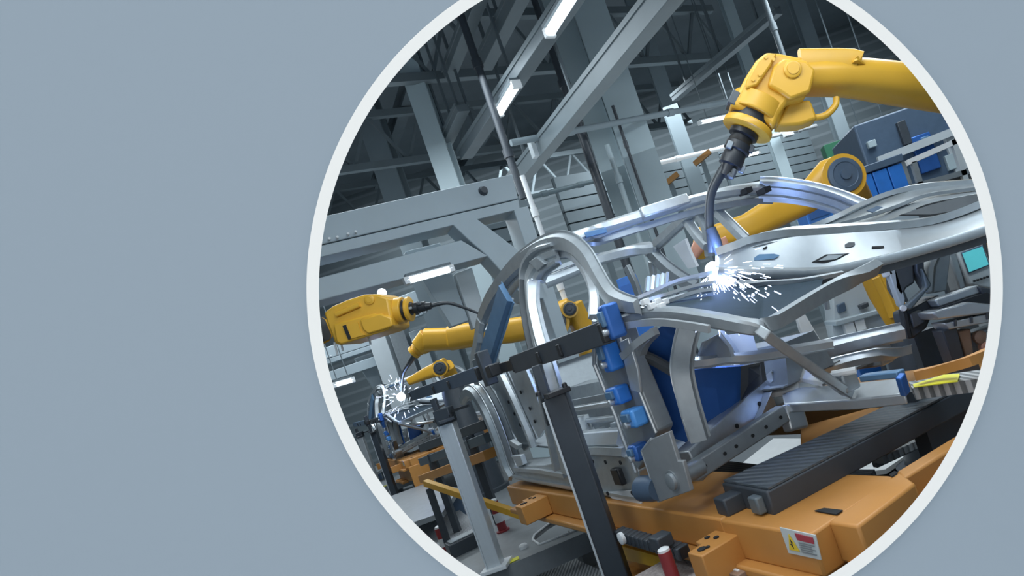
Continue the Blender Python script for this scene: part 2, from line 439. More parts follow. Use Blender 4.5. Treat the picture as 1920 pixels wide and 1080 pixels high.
def pipe(label, p0, p1, r, m, couplings=3):
    p0 = Vector(p0); p1 = Vector(p1)
    t = thing('service_pipe', label, 'pipe', tuple((p0 + p1) / 2), 'service pipes')
    MB().tube([p0, p1], r, 12).build('pipe_run', m, t)
    for k in range(couplings):
        q = p0.lerp(p1, (k + 0.5) / couplings); d = (p1 - p0).normalized()
        MB().lathe(q - d * 0.05, d, [(0, r * 1.35), (0.1, r * 1.35)], 12).build('coupling', m, t)
    return t
pipe('grey pipe crossing in front of the widest column, upper of two', sp(958, 268, 7.0), sp(1480, 168, 7.0), 0.04, 'column_dark')
pipe('pale pipe right of the widest column, level with the torch connector', sp(1226, 308, 9.0), sp(1530, 236, 9.0), 0.04, 'white', 4)
pipe('pale pipe left of the widest column just above the wall slats', sp(985, 372, 8.5), sp(1120, 338, 8.5), 0.035, 'column', 2)
def vpipe(label, x, y, r, m, z0=FLOOR_Z, z1=CEIL): return pipe(label, (x, y, z0), (x, y, z1), r, m, 4)
vpipe('thin white vertical pipe dropping past the gantry end', -167 / F * 7.2, 7.2, 0.03, 'white', FLOOR_Z, 2.1)
vpipe('dark vertical duct pipe left of the thin white pipe', -178 / F * 7.4, 7.4, 0.045, 'charcoal', 1.9, CEIL)
vpipe('dark vertical pipe left of the widest column', -36 / F * 8.4, 8.4, 0.06, 'charcoal', FLOOR_Z, CEIL)
vpipe('pale vertical pipe on the left face of the widest column', 2 / F * 8.5, 8.5, 0.035, 'column', FLOOR_Z, 2.5)
vpipe('slim vertical conduit on the front of the widest column', 36 / F * 8.6, 8.6, 0.022, 'charcoal', FLOOR_Z, 3.0)
vpipe('thin dark vertical pipe above the big robot wrist', 369 / F * 8.0, 8.0, 0.035, 'duct', 2.6, CEIL)

def tube_lamp(label, p0, p1, w=0.09, hang=True):
    p0 = Vector(p0); p1 = Vector(p1); d = (p1 - p0).normalized()
    t = thing('tube_lamp', label, 'lamp', tuple((p0 + p1) / 2), 'tube lamps')
    MB().sweep([p0 + UP * (w * .55), p1 + UP * (w * .55)], boxp(w * 1.1, w * 0.3), UP).build('lamp_housing', 'duct', t)
    MB().sweep([p0, p1], rbox(w, w * .7, 0.45), UP).build('tube', 'lamp', t)
    if hang:
        for k in (.2, .8):
            q = p0.lerp(p1, k); MB().sweep([q + UP * w * .6, Vector((q.x, q.y, CEIL))], boxp(.012, .012), A).build('suspension_rod', 'duct', t)
    for q in (p0, p1): MB().sweep([q - d * 0.02, q + d * 0.02], boxp(w * 1.0, w * .8), UP).build('end_cap', 'white', t)
    return t
tube_lamp('lit tube lamp at the top on the lamp rail', zp(1030, 62, 3.05), zp(1078, -15, 3.05), 0.11, False)
tube_lamp('lit tube lamp lower on the lamp rail, left of centre', zp(935, 212, 3.05), zp(968, 158, 3.05), 0.11, False)
tube_lamp('lit tube lamp left of the big robot wrist', sp(1312, 230, 7.6), sp(1385, 214, 7.6), 0.075)
tube_lamp('lit tube lamp under the gantry beam', sp(762, 527, 5.52), sp(846, 504, 5.52), 0.075, False)
tube_lamp('lit tube lamp at the far left below the yellow robot head', sp(627, 722, 9.5), sp(662, 712, 9.5), 0.09)
tube_lamp('lit tube lamp over the blue cabinets at the right', sp(1625, 330, 5.6), sp(1700, 302, 5.6), 0.07)
tube_lamp('small lit tube lamp behind the torch connector', sp(1395, 293, 8.2), sp(1422, 286, 8.2), 0.07)
tube_lamp('lit tube lamp at the far right under the robot arm', sp(1725, 243, 6.4), sp(1762, 232, 6.4), 0.06)
t = thing('junction_box', 'pale junction box on the pipe right of the torch connector', 'box', tuple(sp(1477, 248, 8.85)))
MB().box(sp(1477, 248, 8.85), B * 0.10, A * 0.06, UP * 0.085).build('box_body', 'white', t, 0.008)
MB().box(sp(1477, 248, 8.77), B * 0.085, A * 0.012, UP * 0.07).build('box_cover', 'white', t, 0.004)
tag(MB().box(zp(1007, 277, 2.58), B * 0.09, A * 0.05, UP * 0.12).build('rail_clamp', 'grey_paint', None, 0.01), 'small grey clamp block on the slanting roof rail', 'clamp')

# slatted wall lights / louvres behind the columns
def louvre(label, px0, py0, c_w, z_h, s, n, m='clad'):
    p = sp(px0, py0, s)
    t = thing('louvre_panel', label, 'panel', tuple(p), 'louvre panels')
    MB().box(p + A * 0.06, B * c_w / 2, A * 0.02, UP * z_h / 2).build('back_sheet', 'duct', t)
    MB().box((p.x, p.y + .12, (p.z + FLOOR_Z) / 2), (.06, 0, 0), (0, .04, 0), UP * ((p.z - FLOOR_Z) / 2)).build('support_post', 'column_dark', t)
    for k in range(n):
        z = -z_h / 2 + z_h * (k + .5) / n
        MB().box(p + UP * z, B * c_w / 2, A * 0.05, UP * (z_h / n * 0.44)).build('slat', m, t)
    return t
louvre('pale slatted panel between the gantry end and the widest column', 1110, 400, 1.1, 1.6, 10.6, 7, 'column_dark')
louvre('pale slatted panel seen through the gantry brace', 960, 425, 0.9, 1.5, 10.2, 6, 'column_dark')
louvre('pale slatted panel right of the torch connector', 1450, 310, 3.2, 1.5, 12.0, 7, 'column_dark')
louvre('pale slatted panel right of the widest column', 1290, 350, 1.3, 1.3, 12.2, 6, 'column_dark')

# ------------------------------------------------------------------ big grey gantry over the line
def gantry():
    S = 5.6
    t = thing('gantry_frame', 'big pale grey gantry frame with diagonal braces over the line', 'gantry', tuple(csz(1.5, S, FLOOR_Z)), 'gantry frames over the line')
    q = lambda l: [sp(x, y, S) for x, y in l]
    D = A * 0.30
    MB().prism(q([(560, 416), (961, 326), (972, 372), (560, 468)]), D).build('top_beam', 'grey_frame', t, 0.008)
    MB().prism(q([(560, 470), (972, 374), (975, 392), (560, 492)]), D * 0.8 + A * 0.06).build('lower_flange', 'grey_frame', t, 0.006)
    MB().prism(q([(560, 531), (865, 450), (915, 480), (560, 574)]), D).build('middle_beam', 'grey_frame', t, 0.008)
    MB().prism(q([(848, 420), (893, 409), (1000, 490), (1030, 560), (985, 560), (914, 480), (878, 449)]), D * 0.9).build('diagonal_brace', 'grey_frame', t, 0.008)
    MB().prism(q([(963, 392), (990, 386), (1070, 640), (1048, 650)]), D).build('leg', 'grey_frame', t, 0.008)
    p0 = sp(1052, 630, S)
    cb = p0.dot(B)
    MB().lbox(cb - 0.11, cb + 0.11, S, S + 0.3, FLOOR_Z, p0.z).build('leg', 'grey_frame', t, 0.008)
    MB().lbox(cb - 0.2, cb + 0.2, S - 0.06, S + 0.36, FLOOR_Z, FLOOR_Z + 0.03).build('foot_plate', 'grey_frame', t)
    MB().lbox(0.02, 0.26, S, S + 0.3, FLOOR_Z, 1.75).build('leg', 'grey_frame', t, 0.008)
    MB().lbox(-0.06, 0.34, S - 0.06, S + 0.36, FLOOR_Z, FLOOR_Z + 0.03).build('foot_plate', 'grey_frame', t)
    MB().prism([p + A * 0.5 for p in q([(560, 420), (850, 356), (850, 372), (560, 440)])], D * .3).build('rear_beam', 'column_dark', t, 0.008)
    MB().prism([p + A * 0.45 for p in q([(775, 445), (845, 428), (902, 584), (868, 596)])], A * 0.12).build('rear_strut', 'grey_frame', t, 0.006)
    MB().prism([p + A * 0.40 for p in q([(872, 492), (905, 480), (938, 592), (908, 602)])], A * 0.10).build('rear_strut', 'grey_paint', t, 0.006)
    lug = MB(); lug.lathe(sp(906, 358, S) - A * 0.02, A, [(-.02, 0.03), (0.02, 0.045), (0.03, 0.045)], 14); lug.build('lifting_lug', 'charcoal', t)
    for x, y in ((617, 450), (632, 447), (652, 441), (666, 437)):
        MB().lathe(sp(x, y, S) - A * 0.05, A, [(0, 0.010), (0.06, 0.010)], 10).build('bolt', 'white', t)
    return t
G = gantry()
copy_tree(G, DELTA, 'smaller grey gantry frame far down the line at the left')
# brace plates of the line seen between the gantry and the left robot
t = thing('support_frame', 'pale grey braced support plate under the gantry, behind the torch cable', 'frame', tuple(dp(800, 640, 12.5).xy) + (FLOOR_Z,))
E = 12.5
for poly, m_ in ((((700, 575), (790, 540), (830, 545), (900, 600), (905, 640), (880, 650), (805, 585), (740, 610)), 'grey_frame'),):
    MB().prism([dp(x, y, E - .3) for x, y in poly], Vector((0, .2, 0))).build('brace_plate', m_, t, 0.01)
for (x, y, w_, m_) in ((708, 640, .34, 'grey_paint'), (752, 650, .30, 'steel_dull'), (790, 655, .26, 'grey_frame'), (826, 650, .22, 'column_dark')):
    q = dp(x, y, E); zt_ = dp(x, y - 40, E).z
    MB().abox(q.x - w_ / 2, q.x + w_ / 2, q.y, q.y + .3, FLOOR_Z, zt_).build('post', m_, t, 0.01)

# ================================================================== STATION: car body on its orange carriage with jig posts
C0 = 1.03                       # near side plane of the car body
STATION = []                    # every thing of the station, repeated farther down the line
nB = -B
TOCAM = Vector((-.15, -1, 0)).normalized()     # outward across the front corner of the body
def cl(pts):                    # (px, py, offset behind the near side plane)
    return [cp(p[0], p[1], C0 + (p[2] if len(p) > 2 else 0.0)) for p in pts]

car = thing('car_body', 'bare steel car body nearest us, being welded under the big robot', 'car body', tuple(csz(1.7, 2.9, -0.60)), 'car bodies on the line')
STATION.append((car, 'second bare steel car body down the line at the left, behind the long dark bar'))
def P(name, mb, m='steel', bevel=0.0, angle=38, label=None):
    o = mb.build(name, m, car, bevel, angle)
    if label: o['label'] = label
    return o

# near side: roof rail arch running into the windscreen pillar
arch = cl([(901, 640, .02), (905, 605, .05), (926, 556, .10), (962, 507, .16), (1004, 472, .19), (1043, 455, .20), (1075, 457, .20), (1104, 480, .17), (1129, 521, .12), (1152, 556, .06), (1176, 569, .02), (1200, 574, .0)])
P('roof_rail', MB().sweep(arch, hat(0.105, 0.035, top=.55, lip=.8), nB, [.75, .85, 1, 1, 1, 1, 1, 1, 1, .9, .75, .6], 5), 'steel_dull')
P('roof_rail_lip', MB().tube([p + nB * 0.01 for p in cl([(898, 640, .02), (900, 594, .05), (918, 556, .10), (953, 506, .16), (998, 466, .2), (1040, 446, .21), (1074, 446, .21)])], 0.008, 8, 5), 'steel_bright')
P('screen_pillar', MB().sweep(cl([(1046, 474, .22), (1072, 474, .22), (1094, 492, .19), (1112, 522, .13), (1120, 556, .07), (1119, 596, .02)]), hat(0.06, 0.03), nB, None, 5), 'steel_bright')
P('door_seal_flange', MB().tube(cl([(1028, 497, .19), (1044, 482, .2), (1066, 478, .2), (1088, 494, .18), (1105, 526, .12), (1113, 560, .06), (1113, 600, .01)]), 0.007, 8, 5), 'steel_bright')
P('roof_rail_inner', MB().sweep(cl([(925, 600, .16), (945, 556, .2), (975, 515, .25), (1010, 482, .28), (1045, 470, .29)]), boxp(0.09, 0.012), nB, None, 5), 'steel_dull')
# B pillar with its pressed ribs
P('centre_pillar', MB().sweep(cl([(1046, 472, .18), (1016, 488, .16), (1002, 518, .14), (1003, 565, .10), (1012, 620, .05), (1024, 668, .02), (1037, 720, .0), (1054, 790, .0), (1078, 880, .0)]), ribbed(0.20, 0.05), nB, [.6, .8, 1, 1, 1.02, 1.05, 1.1, 1.2, 1.4], 6), 'steel')
P('centre_pillar_edge', MB().tube(cl([(985, 512, .13), (985, 560, .09), (994, 612, .04), (1006, 662, .01), (1018, 712, 0)]), 0.007, 8, 5), 'steel_bright')
for dx_ in (-9, 9):
    P('groove_shade_strip', MB().sweep([p + nB * .03 for p in cl([(1003 + dx_, 522, .14), (1004 + dx_, 565, .10), (1013 + dx_, 620, .05), (1025 + dx_, 668, .02), (1038 + dx_, 720, .0), (1055 + dx_, 790, .0)])], boxp(0.012, 0.05), nB, None, 5), 'steel_dark')  # raised dark strips paint the shade of the pressed grooves
P('pillar_gusset', MB().prism(cl([(1003, 488, .15), (1018, 478, .16), (1034, 492, .16), (1020, 506, .15)]), nB * 0.035), 'steel_dull', 0.004)
hp = MB().prism(cl([(1004, 700, -.03), (1022, 692, -.03), (1038, 752, -.03), (1020, 758, -.03)]), B * 0.02)
P('perforated_strip', hp, 'steel_bright')
hm = MB()
for k in range(5): P('strip_hole', MB().lathe(cp(1019 + k * 3.4, 704 + k * 10.5, C0 - .034), nB, [(0, .008), (.003, .008)], 10), 'hole')

# rear pillar: blue-grey reinforcement and its bright edges
P('quarter_plate', MB().sweep(cl([(953, 548, .10), (940, 590, .08), (925, 640, .05), (908, 694, .02)]), hat(0.15, 0.03, top=.7, lip=.85), nB, None, 4), 'blue_strip', label='blue-grey pillar plate')
P('quarter_edge', MB().tube(cl([(937, 556, .08), (925, 600, .06), (912, 640, .03), (904, 690, .0)]), 0.008, 8, 4), 'steel_bright')
P('quarter_edge', MB().tube(cl([(960, 560, .14), (950, 605, .11), (936, 650, .08), (928, 690, .05)]), 0.010, 8, 4), 'steel_bright')
P('quarter_flange', MB().sweep(cl([(903, 600, .04), (897, 640, .02), (890, 680, .0), (893, 715, .0)]), hat(0.09, 0.02), nB, None, 4), 'steel')
P('quarter_brace', MB().sweep(cl([(905, 600, .1), (913, 620, .1), (922, 628, .1)]), boxp(0.03, 0.02), nB, None, 4), 'steel')
# rear wheel arch, rear door inner panels with holes
for k, (off, m_) in enumerate((((0, 0, .0), 'steel'), ((10, -8, .05), 'steel_bright'), ((22, -14, .10), 'steel_dull'))):
    pts = [(868, 752), (876, 736), (889, 737), (904, 756), (920, 788), (936, 830), (950, 872), (961, 895)]
    P('wheel_arch', MB().sweep(cl([(x + off[0], y + off[1], off[2]) for x, y in pts]), hat(0.11, 0.03), nB, [.7, .8, .9, 1, 1, 1, 1, .9], 5), m_)
P('wheel_housing', MB().skin2(cl([(872, 745, .06), (890, 742, .06), (905, 762, .06), (921, 800, .06), (940, 855, .06)]), cl([(872, 745, .4), (890, 742, .4), (905, 762, .4), (921, 800, .4), (940, 855, .4)]), UP * 0.01), 'steel_dull')
P('door_inner_panel', MB().prism(cl([(916, 700, .14), (948, 690, .14), (978, 752, .14), (1006, 822, .14), (982, 846, .14), (955, 800, .14), (932, 742, .14)]), B * 0.02), 'steel', 0.003)
P('door_inner_panel', MB().prism(cl([(952, 692, .10), (982, 684, .10), (1004, 738, .10), (1024, 800, .10), (1010, 822, .10), (984, 772, .10)]), B * 0.02), 'steel_bright', 0.003)
P('panel_ridge', MB().sweep(cl([(940, 690, .1), (966, 745, .1), (994, 808, .1), (1004, 836, .1)]), hat(0.07, 0.03), nB, None, 4), 'steel_bright')
P('panel_ridge', MB().sweep(cl([(922, 735, .12), (940, 782, .12), (962, 835, .12), (975, 860, .12)]), hat(0.09, 0.03), nB, None, 4), 'steel_bright')
hm = MB()
for x, y, o in ((954, 754, .136), (965, 776, .136), (976, 797, .136), (988, 816, .136), (977, 735, .096), (994, 766, .096), (1003, 790, .096)):
    P('panel_hole', MB().lathe(cp(x, y, C0 + o), nB, [(0, .011), (.004, .011)], 12), 'hole')
P('floor_pan', MB().prism([csz(c, s, -0.40 - (0.10 if s < 3.5 else 0)) for c, s in ((C0 + .12, 2.15), (C0 + .12, 4.2), (C0 + 1.35, 4.2), (C0 + 1.35, 2.15))], UP * 0.012), 'steel_dull')
P('seat_crossmember', MB().sweep([csz(C0 + .12, 3.05, -.40), csz(C0 + 1.3, 3.05, -.40)], hat(0.26, 0.10), UP), 'steel')
for k in range(6):
    P('floor_rib', MB().sweep([csz(C0 + .16, 2.3 + k * .13, -.385), csz(C0 + 1.3, 2.3 + k * .13, -.385)], hat(0.05, 0.02), UP), 'steel_bright' if k % 2 else 'steel_dull')
P('inner_sill_panel', MB().prism([csz(C0 + .20, 2.0, -.40), csz(C0 + .20, 3.5, -.40), csz(C0 + .24, 3.5, -.22), csz(C0 + .24, 2.0, -.22)], B * .015), 'steel_dull')
for z_ in (-.33, -.26):
    P('inner_sill_rib', MB().sweep([csz(C0 + .205, 2.05, z_), csz(C0 + .205, 3.4, z_)], hat(0.03, 0.015), nB), 'steel_bright')
P('seat_crossmember', MB().sweep([csz(C0 + .12, 2.5, -.42), csz(C0 + 1.3, 2.5, -.42)], hat(0.2, 0.09), UP), 'steel')
P('rear_bulkhead', MB().prism([csz(C0 + .15, 4.1, -.42), csz(C0 + 1.3, 4.1, -.42), csz(C0 + 1.3, 4.3, -.02), csz(C0 + .15, 4.3, -.02)], A * 0.02), 'steel_dull')
P('rear_shelf', MB().prism([csz(C0 + .15, 4.25, .0), csz(C0 + 1.3, 4.25, .0), csz(C0 + 1.25, 4.7, .02), csz(C0 + .15, 4.7, .02)], UP * 0.02), 'steel')
P('corner_bracket', MB().prism(cl([(966, 852, .02), (984, 850, .02), (990, 868, .02), (978, 872, .02), (974, 860, .02)]), nB * 0.03), 'steel_bright', 0.004)
P('corner_bracket', MB().prism(cl([(964, 822, .05), (980, 832, .05), (978, 840, .05), (962, 830, .05)]), nB * 0.03), 'steel_bright', 0.004)
# sill
sill = cl([(964, 874), (1020, 872), (1062, 862), (1098, 848), (1150, 850), (1178, 855), (1197, 884), (1206, 944), (1135, 932), (1062, 919), (965, 899)])
P('sill', MB().prism(sill, B * 0.13), 'steel', 0.006)
P('sill_flange', MB().sweep([p + nB * .004 for p in cl([(963, 892), (1062, 910), (1135, 922), (1204, 934)])], boxp(0.012, 0.02), nB), 'steel_bright')
P('sill_flange', MB().sweep([p + nB * .004 for p in cl([(968, 878), (1020, 882), (1062, 890)])], boxp(0.02, 0.03), nB), 'steel_bright')
P('sill_top_rail', MB().sweep(cl([(1050, 838, .05), (1100, 828, .05), (1172, 824, .05)]), hat(0.10, 0.035), (UP * .6 + nB), None, 4), 'steel_bright')
P('sill_top_rail', MB().sweep(cl([(1060, 858, .02), (1110, 846, .02), (1178, 848, .02)]), hat(0.06, 0.03), (UP * .4 + nB), None, 4), 'steel')
pc_ = cp(1160, 893, C0 - 0.008)
P('jacking_plug', MB().box(pc_, A * .035, B * .014, UP * .034), 'black', 0.006)
P('sill_end_plate', MB().prism(cl([(1138, 922, -.006), (1196, 918, -.006), (1205, 944, -.006), (1150, 934, -.006)]), nB * 0.006), 'white')
hm = MB()
for x, y in ((1112, 865), (1136, 866), (1164, 867), (1140, 925), (1186, 924)): P('sill_hole', MB().lathe(cp(x, y, C0 - .013), nB, [(0, .009), (.004, .009)], 12), 'hole')
# hinge pillar at the front of the door opening
P('hinge_pillar', MB().prism(cl([(1119, 598), (1152, 588), (1166, 632), (1182, 682), (1204, 736), (1233, 808), (1218, 850), (1196, 882), (1170, 815), (1159, 780), (1137, 728), (1118, 682)]), B * 0.07), 'steel_dull', 0.006)
P('hinge_pillar_edge', MB().tube([p + nB * .006 for p in cl([(1117, 600), (1117, 682), (1136, 728), (1158, 781), (1169, 815), (1195, 884)])], 0.009, 8), 'steel_bright')
P('hinge_pillar_edge', MB().tube([p + nB * .006 for p in cl([(1160, 610), (1181, 682), (1203, 736), (1233, 810)])], 0.006, 8), 'steel_bright')
P('hinge_plate', MB().prism(cl([(1166, 640, -.01), (1182, 632, -.01), (1200, 690, -.01), (1206, 735, -.01), (1188, 730, -.01)]), nB * 0.012), 'steel_bright', 0.003)
P('hinge_bracket', MB().sweep(cl([(1168, 668, -.02), (1200, 640, -.01), (1230, 620, .0)]), boxp(0.025, 0.02), nB, None, 3), 'steel_bright')
# engine bay: strut housings, sheets in a blue base colour
P('inner_wing', MB().skin2(catmull(cl([(1240, 612, .10), (1208, 640, .08), (1197, 690, .08), (1209, 742, .08), (1236, 812, .08)]), 4), catmull(cl([(1276, 606, .17), (1268, 650, .16), (1264, 692, .16), (1278, 760, .15), (1304, 836, .14)]), 4), B * 0.012), 'blue_metal', label='blue inner wing sheet')
P('inner_wing_rib', MB().sweep(cl([(1198, 665, .06), (1222, 672, .09), (1262, 694, .12)]), hat(0.05, 0.02), nB, None, 4), 'steel_dark')
P('inner_wing_edge', MB().sweep(cl([(1204, 744, .06), (1198, 690, .06), (1206, 648, .06), (1228, 622, .08)]), boxp(0.03, 0.03), nB, None, 5), 'steel_bright')
P('inner_wing_edge', MB().sweep(cl([(1208, 736, .05), (1222, 775, .05), (1234, 810, .05)]), boxp(0.022, 0.022), nB, None, 3), 'steel_bright')
P('strut_tower', MB().sweep(cl([(1293, 612, .12), (1284, 650, .10), (1280, 694, .09), (1291, 750, .08), (1312, 822, .08)]), hat(0.078, 0.04, top=.7, lip=.8), TOCAM, None, 5), 'steel_dull')
P('strut_tower_edge', MB().sweep([p + TOCAM * .03 for p in cl([(1276, 610, .12), (1267, 650, .10), (1263, 694, .09), (1277, 752, .08), (1303, 826, .08)])], boxp(0.016, 0.016), TOCAM, None, 5), 'steel_bright')
P('bay_side_sheet', MB().prism(cl([(1293, 694, .26), (1340, 690, .34), (1389, 687, .42), (1388, 752, .42), (1346, 800, .30), (1326, 815, .24)]), B * 0.02), 'blue_metal', label='blue engine bay sheet')
P('bay_side_sheet', MB().prism(cl([(1389, 687, .42), (1425, 680, .46), (1430, 716, .40), (1388, 752, .42)]), B * 0.02), 'steel_dark')
P('bay_side_rim', MB().sweep(cl([(1293, 686, .24), (1340, 682, .32), (1392, 676, .42), (1474, 664, .55), (1560, 650, .7)]), hat(0.045, 0.03), (nB + UP), None, 4), 'steel_bright')
# front longitudinals
def zsweep(name, pts, w, h, m, tube=False, prof=None):
    return P(name, MB().sweep([zp(x, y, z) for x, y, z in pts], prof or boxp(w, h), UP, None, 0), m, 0.006)
f1, f2 = zp(1290, 876, -.495), zp(1432, 738, -.40)
P('front_longitudinal', MB().sweep([f1, f2], boxp(0.075, 0.12), UP), 'steel', 0.006)
P('longitudinal_head', MB().prism([zp(1425, 722, -.36), zp(1437, 716, -.36), zp(1450, 730, -.38), zp(1424, 790, -.46), zp(1412, 782, -.46)], A * 0.05 + B * 0.02), 'steel', 0.004)
g1, g2 = zp(1296, 886, -.50), zp(1468, 775, -.455)
P('lower_longitudinal', MB().sweep([g1, g2], boxp(0.05, 0.065), UP), 'steel_dull', 0.006)
hm = MB()
d_ = (f2 - f1).normalized(); s_ = d_.cross(UP).normalized()
for k in (.12, .5, .82): P('longitudinal_hole', MB().lathe(f1.lerp(f2, k) + s_ * 0.0376, s_, [(0, .009), (.004, .009)], 12), 'hole')
d2 = (g2 - g1).normalized(); s2 = d2.cross(UP).normalized()
for k in (.1, .3, .42, .6, .75, .92): P('longitudinal_hole', MB().lathe(g1.lerp(g2, k) + s2 * 0.0251, s2, [(0, .0065), (.004, .0065)], 10), 'hole')
P('crush_bracket', MB().sweep([zp(1480, 758, -.44), zp(1494, 806, -.535)], boxp(0.09, 0.05), A), 'steel_bright', 0.008)
# front ledge with bright top
P('front_ledge', MB().prism([zp(1466, 738, -.40), zp(1500, 726, -.40), zp(1600, 718, -.40), zp(1690, 708, -.40), zp(1696, 738, -.43), zp(1600, 750, -.43), zp(1470, 758, -.43)], UP * -0.035), 'steel_bright', 0.005)
P('ledge_tray', MB().prism([zp(1422, 697, -.33), zp(1496, 681, -.33), zp(1540, 716, -.37), zp(1500, 708, -.37), zp(1437, 718, -.37)], UP * -0.02), 'white', 0.003)
P('ledge_tray', MB().prism([zp(1437, 717, -.37), zp(1496, 706, -.37), zp(1497, 728, -.40), zp(1444, 738, -.40)], UP * -0.02), 'white', 0.003)
P('ledge_bracket', MB().sweep([zp(1618, 708, -.36), zp(1650, 704, -.36), zp(1690, 700, -.36)], boxp(0.035, 0.02), UP), 'blue_strip', 0.004, label='blue ledge bracket')
P('ledge_bracket', MB().sweep([zp(1688, 704, -.36), zp(1698, 738, -.42)], boxp(0.03, 0.02), A), 'blue_metal', 0.004, label='blue ledge end')
# upper radiator support sweeping from the near wing to the right
P('front_crossmember', MB().sweep(cl([(1160, 606, .0), (1200, 594, .02), (1250, 590, .03), (1300, 595, .04), (1350, 603, .05), (1396, 612, .06), (1424, 614, .09), (1446, 607, .15), (1466, 596, .21), (1516, 566, .38), (1574, 534, .6), (1642, 500, .82)]), [(-.028, -.02), (.028, -.02), (.028, .012), (.018, .02), (-.018, .02), (-.028, .012)], nB, [.8, .85, .85, .8, .78, .74, .72, .72, .74, .8, .9, 1.0], 5), 'steel_dull')
P('wing_flange', MB().sweep(cl([(1158, 614, -.01), (1200, 606, -.01), (1240, 604, -.01), (1290, 610, -.01), (1330, 617, .0)]), boxp(0.022, 0.012), nB, None, 4), 'steel_bright')
P('wing_bead', MB().tube(cl([(1158, 596, .02), (1195, 588, .02), (1256, 585, .03)]), 0.009, 8, 4), 'steel_bright')
P('wing_bead', MB().tube(cl([(1272, 586, .04), (1320, 590, .05), (1370, 600, .06)]), 0.009, 8, 4), 'steel_bright')
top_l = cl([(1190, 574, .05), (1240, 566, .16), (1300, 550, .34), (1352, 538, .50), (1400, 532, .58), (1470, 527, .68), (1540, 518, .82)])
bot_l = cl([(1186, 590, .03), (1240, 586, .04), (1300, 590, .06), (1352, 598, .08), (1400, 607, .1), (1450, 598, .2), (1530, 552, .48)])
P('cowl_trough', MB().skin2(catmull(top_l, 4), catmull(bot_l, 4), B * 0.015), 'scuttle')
P('support_strut', MB().sweep(cl([(1428, 622, .07), (1480, 660, .2), (1540, 702, .38), (1590, 737, .5)]), boxp(0.045, 0.03), nB), 'steel_dull', 0.004)
P('support_joint', MB().box(cp(1588, 716, C0 + .5), A * .022, B * .035, UP * .032), 'steel_dull', 0.008)
P('support_bolt', MB().tube(cl([(1560, 702, .46), (1605, 694, .5)]), 0.012, 8), 'white')
P('crossmember_hanger', MB().sweep(cl([(1548, 552, .5), (1552, 580, .5)]), boxp(0.012, 0.012), nB), 'steel_bright')
# thin strips across the scuttle towards the arc
for k, (pts, w_, m_) in enumerate((
        ([(1186, 566, .02), (1216, 552, .12), (1270, 528, .3), (1332, 512, .48)], .030, 'steel_bright'),
        ([(1205, 568, .04), (1240, 556, .16), (1290, 540, .3), (1340, 530, .45)], .018, 'steel_bright'),
        ([(1200, 580, .03), (1234, 570, .12), (1286, 552, .22), (1334, 544, .34)], .022, 'steel_bright'),
        ([(1150, 580, .0), (1180, 570, .04), (1222, 548, .14)], .028, 'steel'),
        ([(1180, 566, .02), (1206, 576, .03), (1230, 572, .08)], .018, 'steel_bright'),
        ([(1168, 572, .0), (1205, 570, .02), (1246, 582, .06)], .012, 'steel_bright'),
        ([(1140, 590, .0), (1164, 576, .02), (1196, 560, .08)], .03, 'blue_strip'))):
    P('scuttle_strip', MB().sweep(cl(pts), boxp(w_, 0.012), (UP + nB), None, 4), m_)
bm_ = MB()
for x, y, o in ((1210, 566, .03), (1222, 574, .04), (1232, 566, .07), (1240, 574, .06), (1246, 566, .1)): P('scuttle_bolt', MB().box(cp(x, y, C0 + o - .02), A * .012, B * .012, UP * .010), 'white', 0.003)
# scuttle / bonnet inner panel with its pressed holes
pan_t = [(1345, 478, .52), (1380, 466, .58), (1424, 451, .68), (1480, 440, .80), (1540, 436, .93), (1600, 432, 1.06), (1660, 428, 1.18), (1740, 420, 1.32), (1800, 404, 1.42), (1870, 376, 1.52)]
pan_b = [(1345, 500, .50), (1380, 504, .55), (1424, 506, .62), (1480, 507, .72), (1540, 505, .84), (1600, 494, .96), (1660, 480, 1.08), (1740, 458, 1.22), (1800, 440, 1.32), (1870, 416, 1.42)]
pt_, pb_ = catmull(cl(pan_t), 5), catmull(cl(pan_b), 5)
P('scuttle_panel', MB().skin2(pt_, pb_, A * 0.012), 'steel_bright', 0.0, 60)
def on_panel(x, y):             # a point of the panel's face below a pixel
    r = ray(x, y); best = None
    for i in range(len(pt_) - 1):
        n_ = (pt_[i + 1] - pt_[i]).cross(pb_[i] - pt_[i]); 
        p = r * (pt_[i].dot(n_) / r.dot(n_))
        u = (p - pt_[i]).dot((pt_[i + 1] - pt_[i]).normalized()); L = (pt_[i + 1] - pt_[i]).length
        if -1e-3 <= u <= L + 1e-3: return p, (n_ if n_.y < 0 else -n_).normalized()
        if best is None: best = (p, (n_ if n_.y < 0 else -n_).normalized())
    return best
def panel_plate(name, poly, m, lift=0.004, th=0.004):
    pts = [];
    for x, y in poly:
        p, n_ = on_panel(x, y); pts.append(p + n_ * lift)
    P(name, MB().prism(pts, on_panel(*poly[0])[1] * th), m)
panel_plate('slot_hole', [(1413, 484), (1422, 478), (1450, 477), (1461, 480), (1452, 486), (1424, 489), (1413, 489)], 'blue_strip')
panel_plate('diamond_hole', [(1522, 492), (1548, 478), (1592, 476), (1570, 488), (1546, 494)], 'hole', .001)
panel_plate('diamond_insert', [(1532, 491), (1552, 480), (1582, 479), (1564, 488)], 'steel_dull', .005)
panel_plate('round_hole', [(1583, 460), (1590, 456), (1601, 456), (1602, 461), (1594, 465), (1584, 465)], 'steel_dark')
panel_plate('slot_hole', [(1634, 464), (1656, 463), (1656, 467), (1634, 468)], 'hole')
panel_plate('slot_hole', [(1430, 466), (1437, 463), (1438, 466), (1431, 468)], 'hole')
P('panel_top_bead', MB().sweep([p + UP * .012 for p in cl(pan_t)], boxp(0.03, 0.03), nB, None, 5), 'steel')
